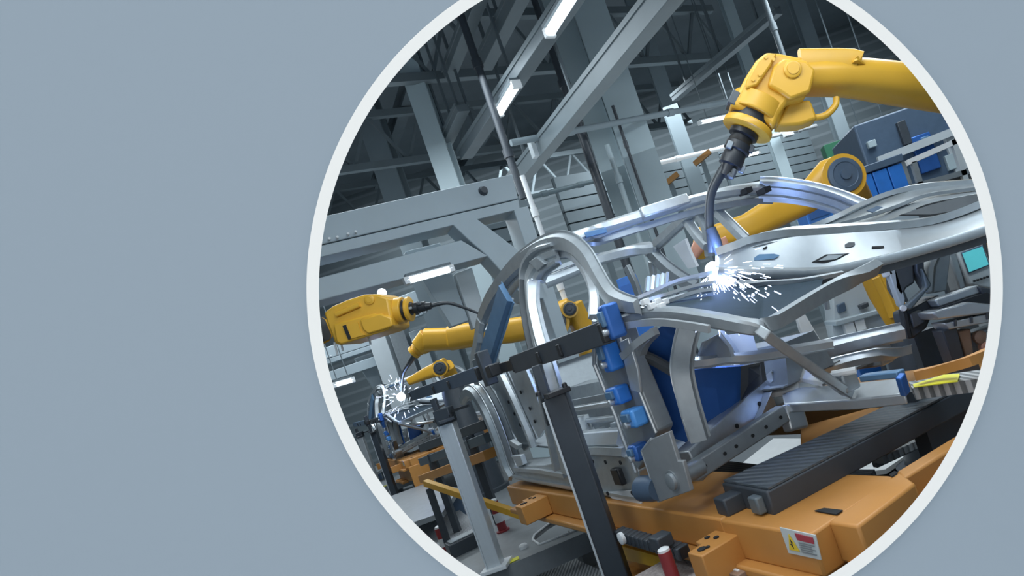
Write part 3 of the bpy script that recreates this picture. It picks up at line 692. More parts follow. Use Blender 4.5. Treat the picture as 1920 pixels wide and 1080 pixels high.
P('panel_bottom_bead', MB().sweep([p + UP * -.014 for p in cl(pan_b)], [(-.02, -.014), (.02, -.014), (.02, .010), (.01, .016), (-.01, .016), (-.02, .010)], nB, None, 5), 'steel')
P('panel_under_flange', MB().sweep([p + UP * -.05 + B * .03 for p in cl(pan_b)], boxp(0.03, 0.02), nB, None, 5), 'steel_dark')
P('panel_under_lip', MB().sweep(cl([(1380, 530, .45), (1430, 530, .56), (1500, 526, .68), (1580, 512, .86)]), boxp(0.016, 0.014), nB, None, 4), 'steel_bright')
# upper rim of the scuttle: long pressed strip under the windscreen, with the wiper recess
rim_t = [(1380, 468, .60), (1440, 446, .74), (1520, 428, .95), (1574, 408, 1.10), (1620, 386, 1.24), (1680, 362, 1.42), (1740, 350, 1.55), (1830, 343, 1.70), (1880, 340, 1.8)]
rim_b = [(1380, 474, .58), (1440, 456, .70), (1520, 441, .90), (1574, 430, 1.04), (1620, 426, 1.14), (1680, 408, 1.28), (1740, 382, 1.42), (1830, 364, 1.56), (1880, 356, 1.66)]
P('screen_rim', MB().skin2(catmull(cl(rim_t), 5), catmull(cl(rim_b), 5), A * 0.012), 'steel', 0.0, 60)
P('screen_rim_bead', MB().sweep([p + UP * .006 for p in cl(rim_t)], boxp(0.022, 0.022), nB, None, 5), 'steel_bright')
P('screen_rim_bead', MB().sweep([p - A * .006 for p in cl([(1574, 420, 1.05), (1620, 408, 1.16), (1680, 388, 1.33), (1740, 366, 1.46), (1830, 354, 1.6)])], boxp(0.014, 0.016), nB, None, 5), 'steel_dull')
P('wiper_recess', MB().prism(cl([(1690, 402, 1.26), (1745, 384, 1.38), (1815, 366, 1.52), (1845, 366, 1.56), (1850, 382, 1.54), (1800, 394, 1.44), (1745, 402, 1.34)]), A * 0.02), 'steel_dark')
P('rim_slot', MB().prism([p - A * .012 for p in cl([(1622, 396, 1.2), (1640, 388, 1.24), (1652, 390, 1.26), (1634, 400, 1.21)])], A * 0.008), 'slate')
# windscreen header, far windscreen pillar, far side
hd = cl([(1070, 446, .22), (1120, 430, .36), (1180, 411, .52), (1240, 393, .68), (1300, 376, .84), (1360, 362, 1.0), (1420, 354, 1.16), (1450, 354, 1.24)])
P('windscreen_header', MB().sweep(hd, [(-.026, -.03), (.026, -.03), (.026, 0), (.012, .02), (-.012, .02), (-.026, .006)], nB, None, 5), 'steel')
P('header_flange', MB().sweep([p + UP * -.05 + A * .03 for p in hd], boxp(0.03, 0.02), nB, None, 5), 'steel_dull')
P('header_pad', MB().box(cp(1116, 437, C0 + .33), B * .055, A * .012, UP * .012), 'blue_strip', 0.003, label='blue header pad')
P('header_sleeve', MB().sweep(cl([(1202, 402, .57), (1290, 374, .82)]), boxp(0.056, 0.045), nB), 'steel', 0.008)
fp = cl([(1424, 352, 1.18), (1470, 354, 1.26), (1520, 362, 1.32), (1570, 376, 1.34), (1612, 394, 1.34), (1650, 412, 1.34)])
P('far_screen_pillar', MB().sweep(fp, ribbed(0.115, 0.04), nB, [1, 1, 1, 1, 1.05, 1.1], 5), 'steel')
P('far_pillar_lip', MB().sweep([p + UP * -.06 for p in fp], boxp(0.02, 0.03), nB, None, 5), 'steel_bright')
hm = MB()
for x, y in ((1398, 359), (1432, 358)): P('header_slot', MB().box(cp(x, y, C0 + 1.08), B * .02, A * .03, UP * .012), 'hole')
P('far_roof_rail', MB().sweep(cl([(1420, 356, 1.2), (1380, 372, 1.22), (1340, 386, 1.24), (1308, 392, 1.24), (1240, 452, 1.22), (1218, 474, 1.2)]), hat(0.08, 0.05), nB, None, 4), 'steel')
P('far_centre_pillar', MB().sweep(cl([(1348, 398, 1.24), (1380, 430, 1.22), (1402, 452, 1.2)]), hat(0.08, 0.03), nB, None, 3), 'steel')
P('far_door_post', MB().sweep(cl([(1308, 395, 1.24), (1326, 430, 1.22), (1332, 480, 1.2)]), hat(0.06, 0.03), nB, None, 3), 'steel_dull')
P('far_rear_pillar', MB().sweep(cl([(1222, 470, 1.2), (1250, 500, 1.2), (1282, 524, 1.2), (1310, 540, 1.2)]), hat(0.12, 0.04), nB, None, 3), 'steel_dull')
P('far_rear_pillar', MB().sweep(cl([(1290, 410, 1.24), (1310, 440, 1.22), (1330, 462, 1.2)]), hat(0.07, 0.04), nB, None, 3), 'steel')
P('far_side_panel', MB().prism(cl([(1262, 462, 1.26), (1284, 448, 1.26), (1292, 470, 1.26), (1306, 500, 1.26), (1290, 504, 1.26)]), B * .02), 'white')
P('far_side_panel', MB().prism(cl([(1236, 476, 1.26), (1250, 490, 1.26), (1286, 520, 1.26), (1256, 528, 1.26)]), B * .02), 'white')
P('rear_header', MB().sweep(cl([(1022, 528, .5), (1070, 508, .66), (1120, 488, .82), (1180, 472, .98), (1222, 466, 1.12)]), [(-.035, -.03), (.035, -.03), (.035, 0), (.02, .02), (-.02, .02), (-.035, .006)], nB, None, 4), 'steel')
P('rear_header_bead', MB().sweep(cl([(1018, 514, .5), (1070, 494, .66), (1124, 478, .84), (1180, 471, 1.0), (1230, 468, 1.14)]), boxp(0.025, 0.02), nB, None, 4), 'steel_dull')
P('far_door_frame', MB().sweep(cl([(1175, 500, 1.2), (1190, 530, 1.2), (1202, 566, 1.2)]), boxp(0.06, 0.03), nB), 'steel_dull', 0.004)
P('far_door_frame', MB().sweep(cl([(1222, 490, 1.2), (1226, 520, 1.2), (1232, 550, 1.2)]), boxp(0.05, 0.03), nB), 'steel', 0.004)
for k in range(5):
    x = 1212 + k * 9
    P('scuttle_bracket', MB().sweep(cl([(x, 548 - k * 3, .3 + k * .05), (x + 3, 520 - k * 2, .34 + k * .05)]), boxp(0.022, 0.012), nB), 'steel_bright' if k % 2 else 'steel_dull')
# far sill, tunnel and far inner side seen through the body
P('far_sill', MB().sweep([csz(C0 + 1.4, 2.1, -.45), csz(C0 + 1.4, 4.4, -.42)], boxp(0.10, 0.16), UP), 'steel', 0.01)
P('tunnel', MB().sweep([csz(C0 + .72, 1.9, -.38), csz(C0 + .72, 4.2, -.36)], hat(0.34, 0.16), UP), 'steel_dull')
P('bay_bracket', MB().prism([zp(1322, 640, -.1), zp(1350, 625, -.1), zp(1372, 650, -.15), zp(1378, 668, -.18), zp(1310, 672, -.18)], A * .02), 'grey_paint')
P('bay_bracket', MB().prism([cp(1362, 628, C0 + .6), cp(1410, 622, C0 + .62), cp(1422, 662, C0 + .62), cp(1380, 668, C0 + .6)], A * .03), 'white')
P('bay_brace', MB().sweep(cl([(1350, 622, .55), (1372, 650, .55), (1384, 672, .55)]), boxp(0.03, 0.02), nB), 'steel_bright')
P('bay_rail', MB().sweep(cl([(1370, 690, .6), (1470, 668, .86), (1560, 650, 1.1), (1690, 622, 1.38)]), hat(0.09, 0.05), nB, None, 3), 'steel')
P('bay_rail', MB().sweep(cl([(1440, 700, .6), (1540, 686, .86), (1640, 664, 1.1), (1700, 648, 1.3)]), hat(0.06, 0.04), nB, None, 3), 'steel_bright')

# ------------------------------------------------------------------ orange carriage under the body
ZT = -0.615
CF = 0.995
car_s0 = zp(1541, 987, ZT).dot(A)
carr = thing('carriage', 'orange steel carriage right under the nearest car body', 'carriage', tuple(csz(1.6, 2.6, FLOOR_Z + .25)), 'carriages on the line')
STATION.append((carr, 'orange carriage under the second car body at the left'))
def Q(name, mb, m='orange', bevel=0.008, label=None):
    o = mb.build(name, m, carr, bevel)
    if label: o['label'] = label
    return o
s0 = car_s0
Q('side_beam', MB().lbox(CF, CF + .34, s0 + .40, 3.93, ZT - .115, ZT))
Q('end_box', MB().lbox(CF - .005, CF + .36, s0, s0 + .40, ZT - .118, ZT - .001))
Q('side_beam_ledge', MB().lbox(CF - .045, CF + .10, s0 + .02, 3.85, ZT - .145, ZT - .115))
Q('side_web', MB().lbox(CF + .05, CF + .20, s0 + .02, 2.62, ZT - .33, ZT - .145))
Q('base_strip', MB().lbox(CF - .03, CF + .06, s0 + .62, 2.62, ZT - .36, ZT - .32))
Q('side_beam', MB().lbox(CF + 1.28, CF + 1.6, s0 - .1, 3.93, ZT - .2, ZT))
for s_a in (3.7,):
    Q('cross_beam', MB().lbox(CF + .36, CF + 1.28, s_a, s_a + .14, ZT - .24, ZT - .06))
# outrigger block with drilled holes
ob = zp(1335, 1010, ZT - .15)
oc, os_ = ob.dot(B), ob.dot(A)
def block(c_, s_, zt_, n=.06):
    Q('outrigger_block', MB().prism([csz(c_, s_ - n, zt_), csz(CF, s_ - n, zt_), csz(CF, s_ + n, zt_), csz(c_ + .06, s_ + n, zt_), csz(c_ + .055, s_ + n * .35, zt_), csz(c_, s_ + n * .3, zt_)], UP * -.095), bevel=.004)
    for dc, ds, r in ((.03, -.02, .014), (.09, .035, .009), (.10, -.0, .009), (.045, -.03, .007)):
        hm = None
        Q('bolt_hole', MB().lathe(csz(c_ + dc, s_ + ds, zt_ + .001), UP, [(0, r), (.003, r)], 12), 'hole', 0)
block(.855, 1.66, -.655)
block(.85, 3.30, -.63, .08)
# right-hand members
Q('front_member', MB().prism([zp(1552, 978, ZT), zp(1686, 884, ZT), zp(1716, 905, ZT), zp(1608, 986, ZT)], UP * -.11))
Q('ridge_member', MB().prism([zp(1680, 884, ZT), zp(1860, 775, ZT), zp(1872, 786, ZT), zp(1694, 896, ZT)], UP * -.11))
Q('tray_plate', MB().prism([zp(1700, 905, ZT - .10), zp(1880, 800, ZT - .10), zp(1890, 900, ZT - .10), zp(1735, 985, ZT - .10)], UP * -.03))
Q('slot', MB().prism([p + UP * .002 for p in (zp(1668, 892, ZT), zp(1678, 885, ZT), zp(1684, 888, ZT), zp(1673, 896, ZT))], UP * .002), 'hole', 0)
Q('corner_box', MB().prism([zp(1566, 1000, ZT - .10), zp(1600, 968, ZT - .10), zp(1730, 985, ZT - .10), zp(1700, 1030, ZT - .10), zp(1600, 1075, ZT - .10)], UP * -.3))
Q('rear_member', MB().prism([zp(1500, 800, ZT), zp(1640, 762, ZT), zp(1690, 775, ZT), zp(1620, 800, ZT), zp(1500, 840, ZT)], UP * -.10))
sl = MB().prism([zp(1527, 957, ZT + .004), zp(1545, 952, ZT + .004), zp(1580, 956, ZT + .004), zp(1568, 964, ZT + .004)], UP * -.003)
Q('slot', sl, 'hole', 0)
# warning sign on the end box
sgn = [cp(1463, 988, CF - .007), cp(1530, 1003, CF - .007), cp(1541, 1049, CF - .007), cp(1480, 1036, CF - .007)]
SG = Q('warning_sign', MB().prism(sgn, nB * .003), 'sign_white', 0, 'pale warning sign with yellow triangle')
def sq(u, v): return sgn[0].lerp(sgn[1], u).lerp(sgn[3].lerp(sgn[2], u), v) + nB * .004
MB().prism([sq(.24, .18), sq(.42, .82), sq(.10, .82)], nB * .002).build('sign_triangle', 'sign_yellow', SG)
MB().prism([sq(.24, .36), sq(.30, .52), sq(.26, .52), sq(.28, .74), sq(.20, .56), sq(.245, .56)], nB * .003).build('sign_bolt_mark', 'black', SG)
MB().prism([sq(.44, .08), sq(.93, .10), sq(.93, .36), sq(.46, .34)], nB * .002).build('sign_header', 'sign_red', SG)
for k in range(5): MB().prism([sq(.47, .44 + k * .09), sq(.92 - .1 * (k % 2), .44 + k * .09), sq(.92 - .1 * (k % 2), .47 + k * .09), sq(.47, .47 + k * .09)], nB * .002).build('sign_text_line', 'steel_dull', SG)

# black ribbed skid bar across the carriage
skid = thing('skid_bar', 'long black ribbed bar lying across the orange carriage', 'bar', tuple(zp(1590, 850, ZT)), None)
zt = ZT + .07
bar_pts = [zp(1352, 906, zt), zp(1437, 922, zt), zp(1860, 700, zt), zp(1775, 712, zt)]
MB().prism(bar_pts, UP * -.075).build('bar_body', 'charcoal', skid, 0.006)
tp = [p + UP * .001 for p in bar_pts]
cc = sum(tp, Vector()) / 4
MB().prism([p.lerp(cc, .02) for p in tp], UP * .006).build('ribbed_top', 'rubber', skid)
e0, e1 = bar_pts[0], bar_pts[1]
du = (bar_pts[1] - bar_pts[0]).normalized(); dv = (bar_pts[3] - bar_pts[0]).normalized()
MB().box(e0.lerp(e1, .3) - dv * .03 + UP * -.045, du * .035, dv * .035, UP * .028).build('end_lug', 'charcoal', skid, 0.006)
MB().box(e0.lerp(e1, .8) - dv * .012 + UP * -.04, du * .025, dv * .014, UP * .026).build('end_lug', 'duct', skid, 0.006)

# clevis plate at the front foot of the body
cv = thing('locating_plate', 'grey locating plate with a round pin below the front of the nearest car body', 'bracket', tuple(cp(1255, 935, C0 - .05)), 'locating plates')
STATION.append((cv, 'small grey locating plate below the front of the second car body'))
cpoly = cl([(1209, 843, -.04), (1226, 821, -.04), (1261, 806, -.04), (1278, 861, -.04), (1287, 861, -.04), (1302, 917, -.04), (1241, 939, -.04)])
MB().prism(cpoly, nB * .016).build('plate', 'deck', cv, 0.003)
MB().tube([p + nB * .012 for p in cl([(1241, 938, -.04), (1209, 843, -.04), (1227, 821, -.04)])], 0.006, 8).build('plate_edge', 'steel_bright', cv)
pin = cp(1262, 901, C0 - .055)
MB().lathe(pin, nB, [(-.12, .028), (.0, .036), (.004, .036), (.004, .029), (.014, .028), (.018, .018), (.019, .0)], 22).build('pin', 'steel_dull', cv)
MB().lathe(cp(1216, 916, C0 - .05), A + B * -.1, [(-.06, .04), (-.02, .046), (.04, .046), (.05, .035)], 20).build('roller', 'slate', cv)

# blue toggle clamps on the hinge pillar
def clamp(px, py, w, h, lab, m='blue', off=-.03):
    p = cp(px, py, C0 + off)
    t = thing('clamp_block', lab, 'clamp', tuple(p - UP * h / 2), 'blue clamps')
    MB().box(p, A * w / 2, B * .03, UP * h / 2).build('clamp_body', m, t, 0.010)
    MB().box(p - B * .034 + UP * h * .12, A * w * .3, B * .008, UP * h * .22).build('clamp_jaw', 'blue_strip', t, 0.004)
    MB().lathe(p - B * .03 - UP * h * .25, nB, [(0, .012), (.014, .012), (.018, .008)], 12).build('clamp_screw', 'steel_bright', t)
    STATION.append((t, lab.replace('nearest', 'second')))
clamp(1144, 664, .06, .12, 'long blue clamp on the hinge pillar under the dark bar end of the nearest body')
clamp(1160, 740, .085, .065, 'blue clamp in the middle of the hinge pillar of the nearest body')
clamp(1190, 782, .09, .065, 'light blue clamp above the locating plate of the nearest body', 'blue_light')
clamp(1198, 846, .06, .06, 'dark blue clamp lowest on the hinge pillar of the nearest body', 'blue_metal')
clamp(1148, 602, .05, .12, 'blue end clamp where the dark bar meets the nearest body', 'blue_metal', -.05)

# gauge bar and its posts
def gbar(name, lab, p0, p1, h, d, m, notches, lab2):
    p0 = Vector(p0); p1 = Vector(p1); dr = (p1 - p0).normalized()
    t = thing(name, lab, 'bar', tuple((p0 + p1) / 2 - UP * h / 2), 'jig bars')
    MB().sweep([p0, p1], boxp(d, h), UP).build('bar_body', m, t, 0.004)
    side = dr.cross(UP); side = side if side.y < 0 else -side
    for k in notches:
        q = p0.lerp(p1, k)
        MB().box(q + side * (d / 2 + .004) - UP * h * .1, dr * .014, side * .006, UP * h * .3).build('notch_block', 'black', t, 0.003)
    for q, s_ in ((p0, -1), (p1, 1)): MB().box(q, dr * .012, side * (d * .54), UP * h * .42).build('end_block', 'black', t, 0.004)
    STATION.append((t, lab2))
    return t
CG = 0.955
gbar('jig_bar', 'thick dark jig bar crossing in front of the nearest body at the door openings', cp(968, 682, CG), cp(1138, 622, CG), 0.08, 0.045, 'charcoal', (.38, .62), 'dark jig bar in front of the second body at the far left')
gbar('jig_bar', 'slate blue jig bar reaching left from the clamp to the rear post', cp(776, 741, CG - .04), cp(902, 699, CG - .04), 0.078, 0.05, 'slate', (.45, .68), 'slate blue jig bar of the far station')
t = thing('bar_coupling', 'dark coupling block joining the two jig bars', 'coupling', tuple(cp(922, 700, CG - .02)), 'bar couplings')
MB().sweep([cp(896, 702, CG), cp(975, 680, CG)], boxp(.04, .05), UP).build('coupling_rod', 'black', t, 0.004)
MB().box(cp(912, 690, CG - .03), A * .03, B * .03, UP * .09).build('clamp_body', 'charcoal', t, 0.006)
MB().box(cp(926, 694, CG - .04), A * .04, B * .03, UP * .03).build('clamp_arm', 'black', t, 0.006)
MB().box(cp(900, 684, CG - .0), A * .06, B * .02, UP * .04).build('clamp_pad', 'duct', t, 0.006)
STATION.append((t, 'dark coupling block joining the jig bars of the far station'))

def post(px, py, c, lab, m, w, ztop, zbase, lab2, cap, heads):
    p = cp(px, py, c)
    t = thing('jig_post', lab, 'post', (p.x, p.y, zbase), 'jig posts')
    MB().box((p.x, p.y, (ztop + zbase) / 2), (w / 2, 0, 0), (0, w / 2, 0), UP * ((ztop - zbase) / 2)).build('post_body', m, t, 0.005)
    MB().box((p.x - w / 2 - .002, p.y - w / 2 + .006, (ztop + zbase) / 2), (.004, 0, 0), (0, .012, 0), UP * ((ztop - zbase) / 2 - .01)).build('post_edge', 'alloy', t)
    MB().box((p.x, p.y, ztop + .008), B * w * .2 + A * w * 1.0, B * w * .55, UP * .010).build('top_plate', cap, t, 0.003)
    MB().box((p.x, p.y, zbase + .012), (w * .95, 0, 0), (0, w * .95, 0), UP * .012).build('base_plate', 'white' if m == 'alloy' else m, t, 0.003)
    for k in (-1, 1): MB().lathe((p.x + k * w * .6, p.y - w * .6, ztop + .018), UP, [(0, .010), (.014, .010), (.018, .005)], 10).build('top_bolt', 'black', t)
    if heads:
        zb = cp(px, heads, c).z
        MB().box((p.x - .035, p.y, (ztop + zb) / 2), (.016, 0, 0), (0, .02, 0), UP * ((zb - ztop) / 2)).build('riser', 'charcoal', t, 0.003)
    STATION.append((t, lab2))
DECK = -1.10
p_ = cp(1043, 740, .87)
post(1043, 741, .87, 'black jig post standing in front of the nearest car body', 'charcoal', 0.085, p_.z, DECK - .2, 'dark jig post at the far left edge of the view', 'black', 672)
p_ = cp(838, 790, .845)
post(838, 790, .845, 'shiny aluminium jig post with dark cap left of the nearest car body', 'alloy', 0.088, p_.z, DECK, 'aluminium jig post of the far station', 'charcoal', 738)
pp = cp(838, 790, .845)
t = thing('post_cap', 'dark cap block on top of the aluminium jig post', 'cap', (pp.x, pp.y, pp.z + .02), 'post caps')
MB().box((pp.x, pp.y, pp.z - .05 + .085), (.05, 0, 0), (0, .05, 0), UP * .05).build('cap_block', 'charcoal', t, 0.006)
MB().box((pp.x + .09, pp.y, pp.z + .05), (.07, 0, 0), (0, .015, 0), UP * .008).build('cap_arm', 'black', t)
STATION.append((t, 'dark cap block on the far aluminium post'))

# deck under the posts
dk = thing('steel_deck', 'grey steel deck plate under the posts with an oblong cut-out', 'platform', tuple(zp(990, 1000, FLOOR_Z)), 'deck plates')
STATION.append((dk, 'grey deck plate of the far station'))
dpoly = [zp(840, 1110, DECK), zp(1065, 1009, DECK), zp(1094, 985, DECK), zp(1090, 960, DECK), zp(1030, 935, DECK), zp(960, 965, DECK), zp(905, 1000, DECK), zp(800, 1060, DECK)]
# plate with the cut-out, made of strips round it
o_ = [zp(900, 1082, DECK), zp(1098, 998, DECK), zp(1110, 975, DECK), zp(1028, 950, DECK), zp(965, 968, DECK), zp(880, 1010, DECK), zp(830, 1050, DECK)]
i_ = [zp(1012, 1022, DECK), zp(1084, 994, DECK), zp(1080, 975, DECK), zp(1060, 966, DECK), zp(1026, 985, DECK), zp(1002, 1004, DECK), zp(999, 1013, DECK)]
m_ = MB()
for k in range(7):
    l = (k + 1) % 7
    m_.prism([o_[k], o_[l], i_[l], i_[k]], UP * -.03)
m_.build('deck_plate', 'deck', dk)
MB().prism([p + UP * -.03 for p in (o_[0], o_[1], o_[1] + A * .05, o_[0] + A * .05)], UP * -.10).build('deck_skirt', 'deck', dk)
MB().tube([p + UP * .004 for p in i_ + [i_[0]]], .008, 8).build('cutout_rim', 'white', dk)
MB().prism([zp(922, 1066, DECK + .003), zp(972, 1043, DECK + .003), zp(974, 1048, DECK + .003), zp(926, 1070, DECK + .003)], UP * .003).build('tape_mark', 'tape', dk)
for px_, py_ in ((880, 1050), (1090, 985), (960, 975)):
    q = zp(px_, py_, DECK); MB().lbox(q.dot(B) - .05, q.dot(B) + .05, q.dot(A) - .05 + .1, q.dot(A) + .15, FLOOR_Z, DECK - .03).build('leg', 'deck', dk)
q = zp(982, 1028, DECK); MB().lathe(q, UP, [(0, .03), (.02, .03), (.03, .02)], 12).build('cable_boss', 'white', dk)

# raised walkway plates left
wk = thing('walkway', 'grey raised walkway behind the aluminium post', 'platform', tuple(zp(820, 930, FLOOR_Z)), 'walkways')
STATION.append((wk, 'grey walkway of the far station'))
MB().prism([zp(720, 935, -1.0), zp(800, 905, -1.0), zp(860, 915, -1.0), zp(830, 960, -1.0), zp(745, 990, -1.0)], UP * -.05).build('walkway_plate', 'deck', wk)
MB().prism([zp(770, 990, -1.25), zp(860, 955, -1.25), zp(900, 985, -1.25), zp(820, 1030, -1.25)], UP * -.04).build('step_plate', 'grating', wk)
for x, y in ((805, 915), (848, 925)):
    q = zp(x, y, -1.05); MB().box((q.x, q.y, (FLOOR_Z - 1.05) / 2), B * .06, A * .06, UP * ((-1.05 - FLOOR_Z) / 2)).build('leg', 'slate', wk)

# bollards
def bollard(x, y, h, z, lab, lab2, r=.028):
    q = zp(x, y, z)
    t = thing('bollard', lab, 'bollard', tuple(q), 'red and white bollards')
    MB().lathe(q, UP, [(0, r * 1.5), (.012, r * 1.5), (.014, r), (h * .30, r)], 16).build('base', 'red', t)
    MB().lathe(q + UP * h * .30, UP, [(0, r * 1.02), (h * .28, r * 1.02)], 16).build('white_band', 'white' if r > .025 else 'red', t)
    MB().lathe(q + UP * h * .58, UP, [(0, r), (h * .34, r)], 16).build('red_band', 'red', t)
    MB().lathe(q + UP * h * .92, UP, [(0, r * .9), (h * .05, r * .9), (h * .08, r * .5)], 16).build('cap', 'white', t)
    if lab2: STATION.append((t, lab2))
bollard(944, 996, .26, DECK, 'red and white bollard right beside the aluminium post', 'far red and white bollard beside the far aluminium post', .034)
bollard(840, 1040, .24, DECK - .05, 'red and white bollard left of the aluminium post, near the ring', None, .034)
bollard(1272, 1112, .145, -.78, 'red bollard at the bottom edge in front of the orange block', None, .021)

for o, lab2 in list(STATION):
    copy_tree(o, DELTA, lab2)

# ================================================================== ROBOTS
def torch_chain(t, p0, dirv, k=1.0):
    """black connector stack of a welding wrist"""
    d = Vector(dirv).normalized()
    MB().lathe(p0, d, [(0, .062 * k), (.02 * k, .062 * k), (.025 * k, .048 * k), (.05 * k, .052 * k), (.055 * k, .056 * k), (.085 * k, .056 * k), (.09 * k, .046 * k), (.12 * k, .05 * k), (.15 * k, .05 * k), (.155 * k, .036 * k), (.2 * k, .03 * k)], 22).build('torch_coupling', 'black', t)
    u = d.cross(UP).normalized(); w = d.cross(u)
    for a in range(5):
        q = p0 + d * (.03 + .028 * a) * k + (u * math.cos(a * 1.9) + w * math.sin(a * 1.9)) * .055 * k
        MB().box(q, d * .016 * k, u * .012 * k, w * .012 * k).build('coupling_screw', 'steel_dark' if a % 2 else 'steel_dull', t, .003)

def flange_rings(t, p, d, r, k):
    MB().lathe(p, d, [(0, r), (.07 * k, r), (.075 * k, r * .96)], 28).build('wrist_collar', 'yellow', t, .004)
    MB().lathe(p + d * .07 * k, d, [(0, r * .80), (.045 * k, r * .80)], 28).build('black_joint', 'black', t)
    MB().lathe(p + d * .11 * k, d, [(0, r * .9), (.008 * k, r * .95), (.03 * k, r * .95), (.036 * k, r * .88)], 28).build('wrist_ring', 'yellow', t)

# --- big robot, top right
D1 = 2.62
r1 = thing('welding_robot', 'big yellow robot arm at the upper right holding the torch on the weld', 'robot', tuple(dp(1900, 700, 3.6).xy) + (FLOOR_Z,), 'yellow welding robots')
wp = lambda x, y, d=D1: dp(x, y, d)
Yd = Vector((0, 1, 0))
body = [(1367, 196), (1384, 170), (1400, 140), (1418, 112), (1437, 96), (1462, 98), (1500, 106), (1520, 116), (1524, 150), (1510, 184), (1478, 190), (1462, 212), (1452, 240), (1420, 216), (1390, 206)]
MB().prism([wp(x, y, D1 - .05) for x, y in body], Yd * .17).build('wrist_housing', 'yellow', r1, .016)
MB().prism([wp(x, y, D1 - .075) for x, y in [(1400, 150), (1420, 114), (1438, 98), (1458, 99), (1446, 122), (1420, 160), (1398, 166)]], Yd * .04).build('wrist_top_plate', 'yellow', r1, .008)
MB().prism([wp(x, y, D1 - .07) for x, y in [(1450, 122), (1470, 108), (1512, 112), (1530, 130), (1520, 172), (1482, 186), (1462, 172), (1440, 160)]], Yd * .03).build('wrist_side_cover', 'yellow', r1, .012)
MB().lathe(wp(1486, 130, D1 - .07), -Yd, [(0, .036), (.008, .036), (.012, .03), (.012, .026), (.016, .024)], 24).build('side_cap', 'yellow', r1)
for x, y in ((1436, 108), (1450, 112), (1412, 150), (1424, 140)):
    MB().lathe(wp(x, y, D1 - .075), -Yd, [(0, .007), (.006, .007)], 10).build('cover_screw', 'yellow', r1)
MB().sweep([wp(1480, 146, D1 + .05), wp(1590, 146, D1 + .12), wp(1700, 160, D1 + .28), wp(1860, 184, D1 + .75)], rbox(.17, .15, .45), UP, [.95, 1.0, 1.15, 1.35], 4).build('forearm', 'yellow', r1)
MB().sweep([wp(1500, 112, D1), wp(1600, 112, D1 + .05), wp(1612, 122, D1 + .05)], rbox(.03, .09, .4), UP, None, 3).build('forearm_cover', 'yellow', r1)
MB().prism([wp(x, y, D1 + .0) for x, y in [(1456, 236), (1478, 190), (1520, 186), (1534, 222), (1500, 234)]], Yd * .10).build('wrist_lower_lobe', 'yellow', r1, .012)
MB().tube([wp(1520, 222, D1 + .02), wp(1548, 216, D1 + .03), wp(1566, 198, D1 + .04), wp(1568, 184, D1 + .05)], .014, 10, 4).build('cable_loop', 'yellow', r1)
dT = (wp(1372, 300) - wp(1418, 196)).normalized()
flange_rings(r1, wp(1424, 190, D1 + .03), dT, .112, .95)
torch_chain(r1, wp(1396, 248, D1 + .03), dT, 1.0)
MB().box(wp(1374, 190, D1 - .0), Vector((.02, 0, .02)), Yd * .05, Vector((.012, 0, -.012))).build('connector_block', 'steel_dark', r1, .004)
MB().tube([wp(1368, 300, D1 + .03), wp(1350, 328, D1 + .03), wp(1334, 362, D1 + .03), wp(1330, 400, D1 + .03), wp(1332, 440, D1 + .02), wp(1334, 474, D1 + .02)], .019, 14, 5, [1.1, 1.1, 1.0, 1.0, .95, .8]).build('torch_neck', 'hose', r1)
MB().lathe(wp(1332, 428, D1 + .02), Vector((.02, 0, -1)), [(0, .022), (.05, .026), (.08, .024), (.12, .016)], 18).build('torch_nozzle', 'charcoal', r1)
MB().tube([wp(1378, 318, D1), wp(1372, 332, D1), wp(1366, 326, D1)], .012, 8, 3).build('cable_stub', 'steel_dark', r1)
# its column and shoulder, out of the opening to the right
bx, by = r1.location.x + .35, r1.location.y + .25
sh = Vector((bx, by, 1.15))
MB().sweep([wp(1850, 182, D1 + .72), Vector((bx, by - .02, 1.0))], rbox(.22, .22, .4), UP).build('elbow_housing', 'yellow', r1, .01)
MB().sweep([Vector((bx, by, 1.0)), Vector((bx + .25, by + .2, .1))], rbox(.2, .24, .35), B).build('upper_arm', 'yellow', r1, .01)
MB().lathe(Vector((bx + .25, by + .2, FLOOR_Z)), UP, [(0, .34), (.06, .34), (.07, .28), (.9, .26), (1.3, .24), (1.5, .2)], 24).build('base_column', 'yellow', r1)

# --- robot head at the left
DL = 3.8
r2 = thing('welding_robot', 'yellow robot head at the left edge under the grey gantry', 'robot', tuple(dp(545, 640, 4.1).xy) + (FLOOR_Z,), 'yellow welding robots')
lp = lambda x, y, d=DL: dp(x, y, d)
MB().prism([lp(x, y, DL - .02) for x, y in [(606, 586), (622, 574), (650, 562), (682, 552), (708, 551), (728, 558), (736, 604), (738, 614), (720, 622), (636, 648), (627, 644), (614, 612)]], Yd * .26).build('head_housing', 'yellow', r2, .02)
MB().prism([lp(x, y, DL - .05) for x, y in [(624, 608), (660, 598), (700, 588), (730, 592), (737, 612), (720, 621), (640, 646), (630, 642)]], Yd * .05).build('lower_cover', 'yellow', r2, .010)
MB().prism([lp(x, y, DL - .065) for x, y in [(674, 600), (712, 588), (733, 596), (736, 611), (718, 618), (690, 626), (680, 618)]], Yd * .03).build('lower_cover', 'yellow', r2, .008)
MB().prism([lp(x, y, DL - .058) for x, y in [(644, 612), (670, 604), (676, 622), (684, 628), (654, 636)]], Yd * .01).build('cover_recess', 'yellow', r2)
MB().prism([lp(x, y, DL - .062) for x, y in [(642, 611), (648, 609), (658, 634), (653, 637)]], Yd * .012).build('recess_slot', 'hole', r2)
MB().lathe(lp(693, 562, DL - .02), -Yd, [(0, .030), (.006, .030), (.010, .024), (.010, .018), (.012, .016)], 22).build('side_cap', 'yellow', r2)
MB().sweep([lp(630, 590, DL - .03), lp(674, 571, DL - .03)], rbox(.03, .02, .4), -Yd).build('cover_bead', 'yellow', r2)
dL = (lp(810, 574) - lp(740, 584)).normalized()
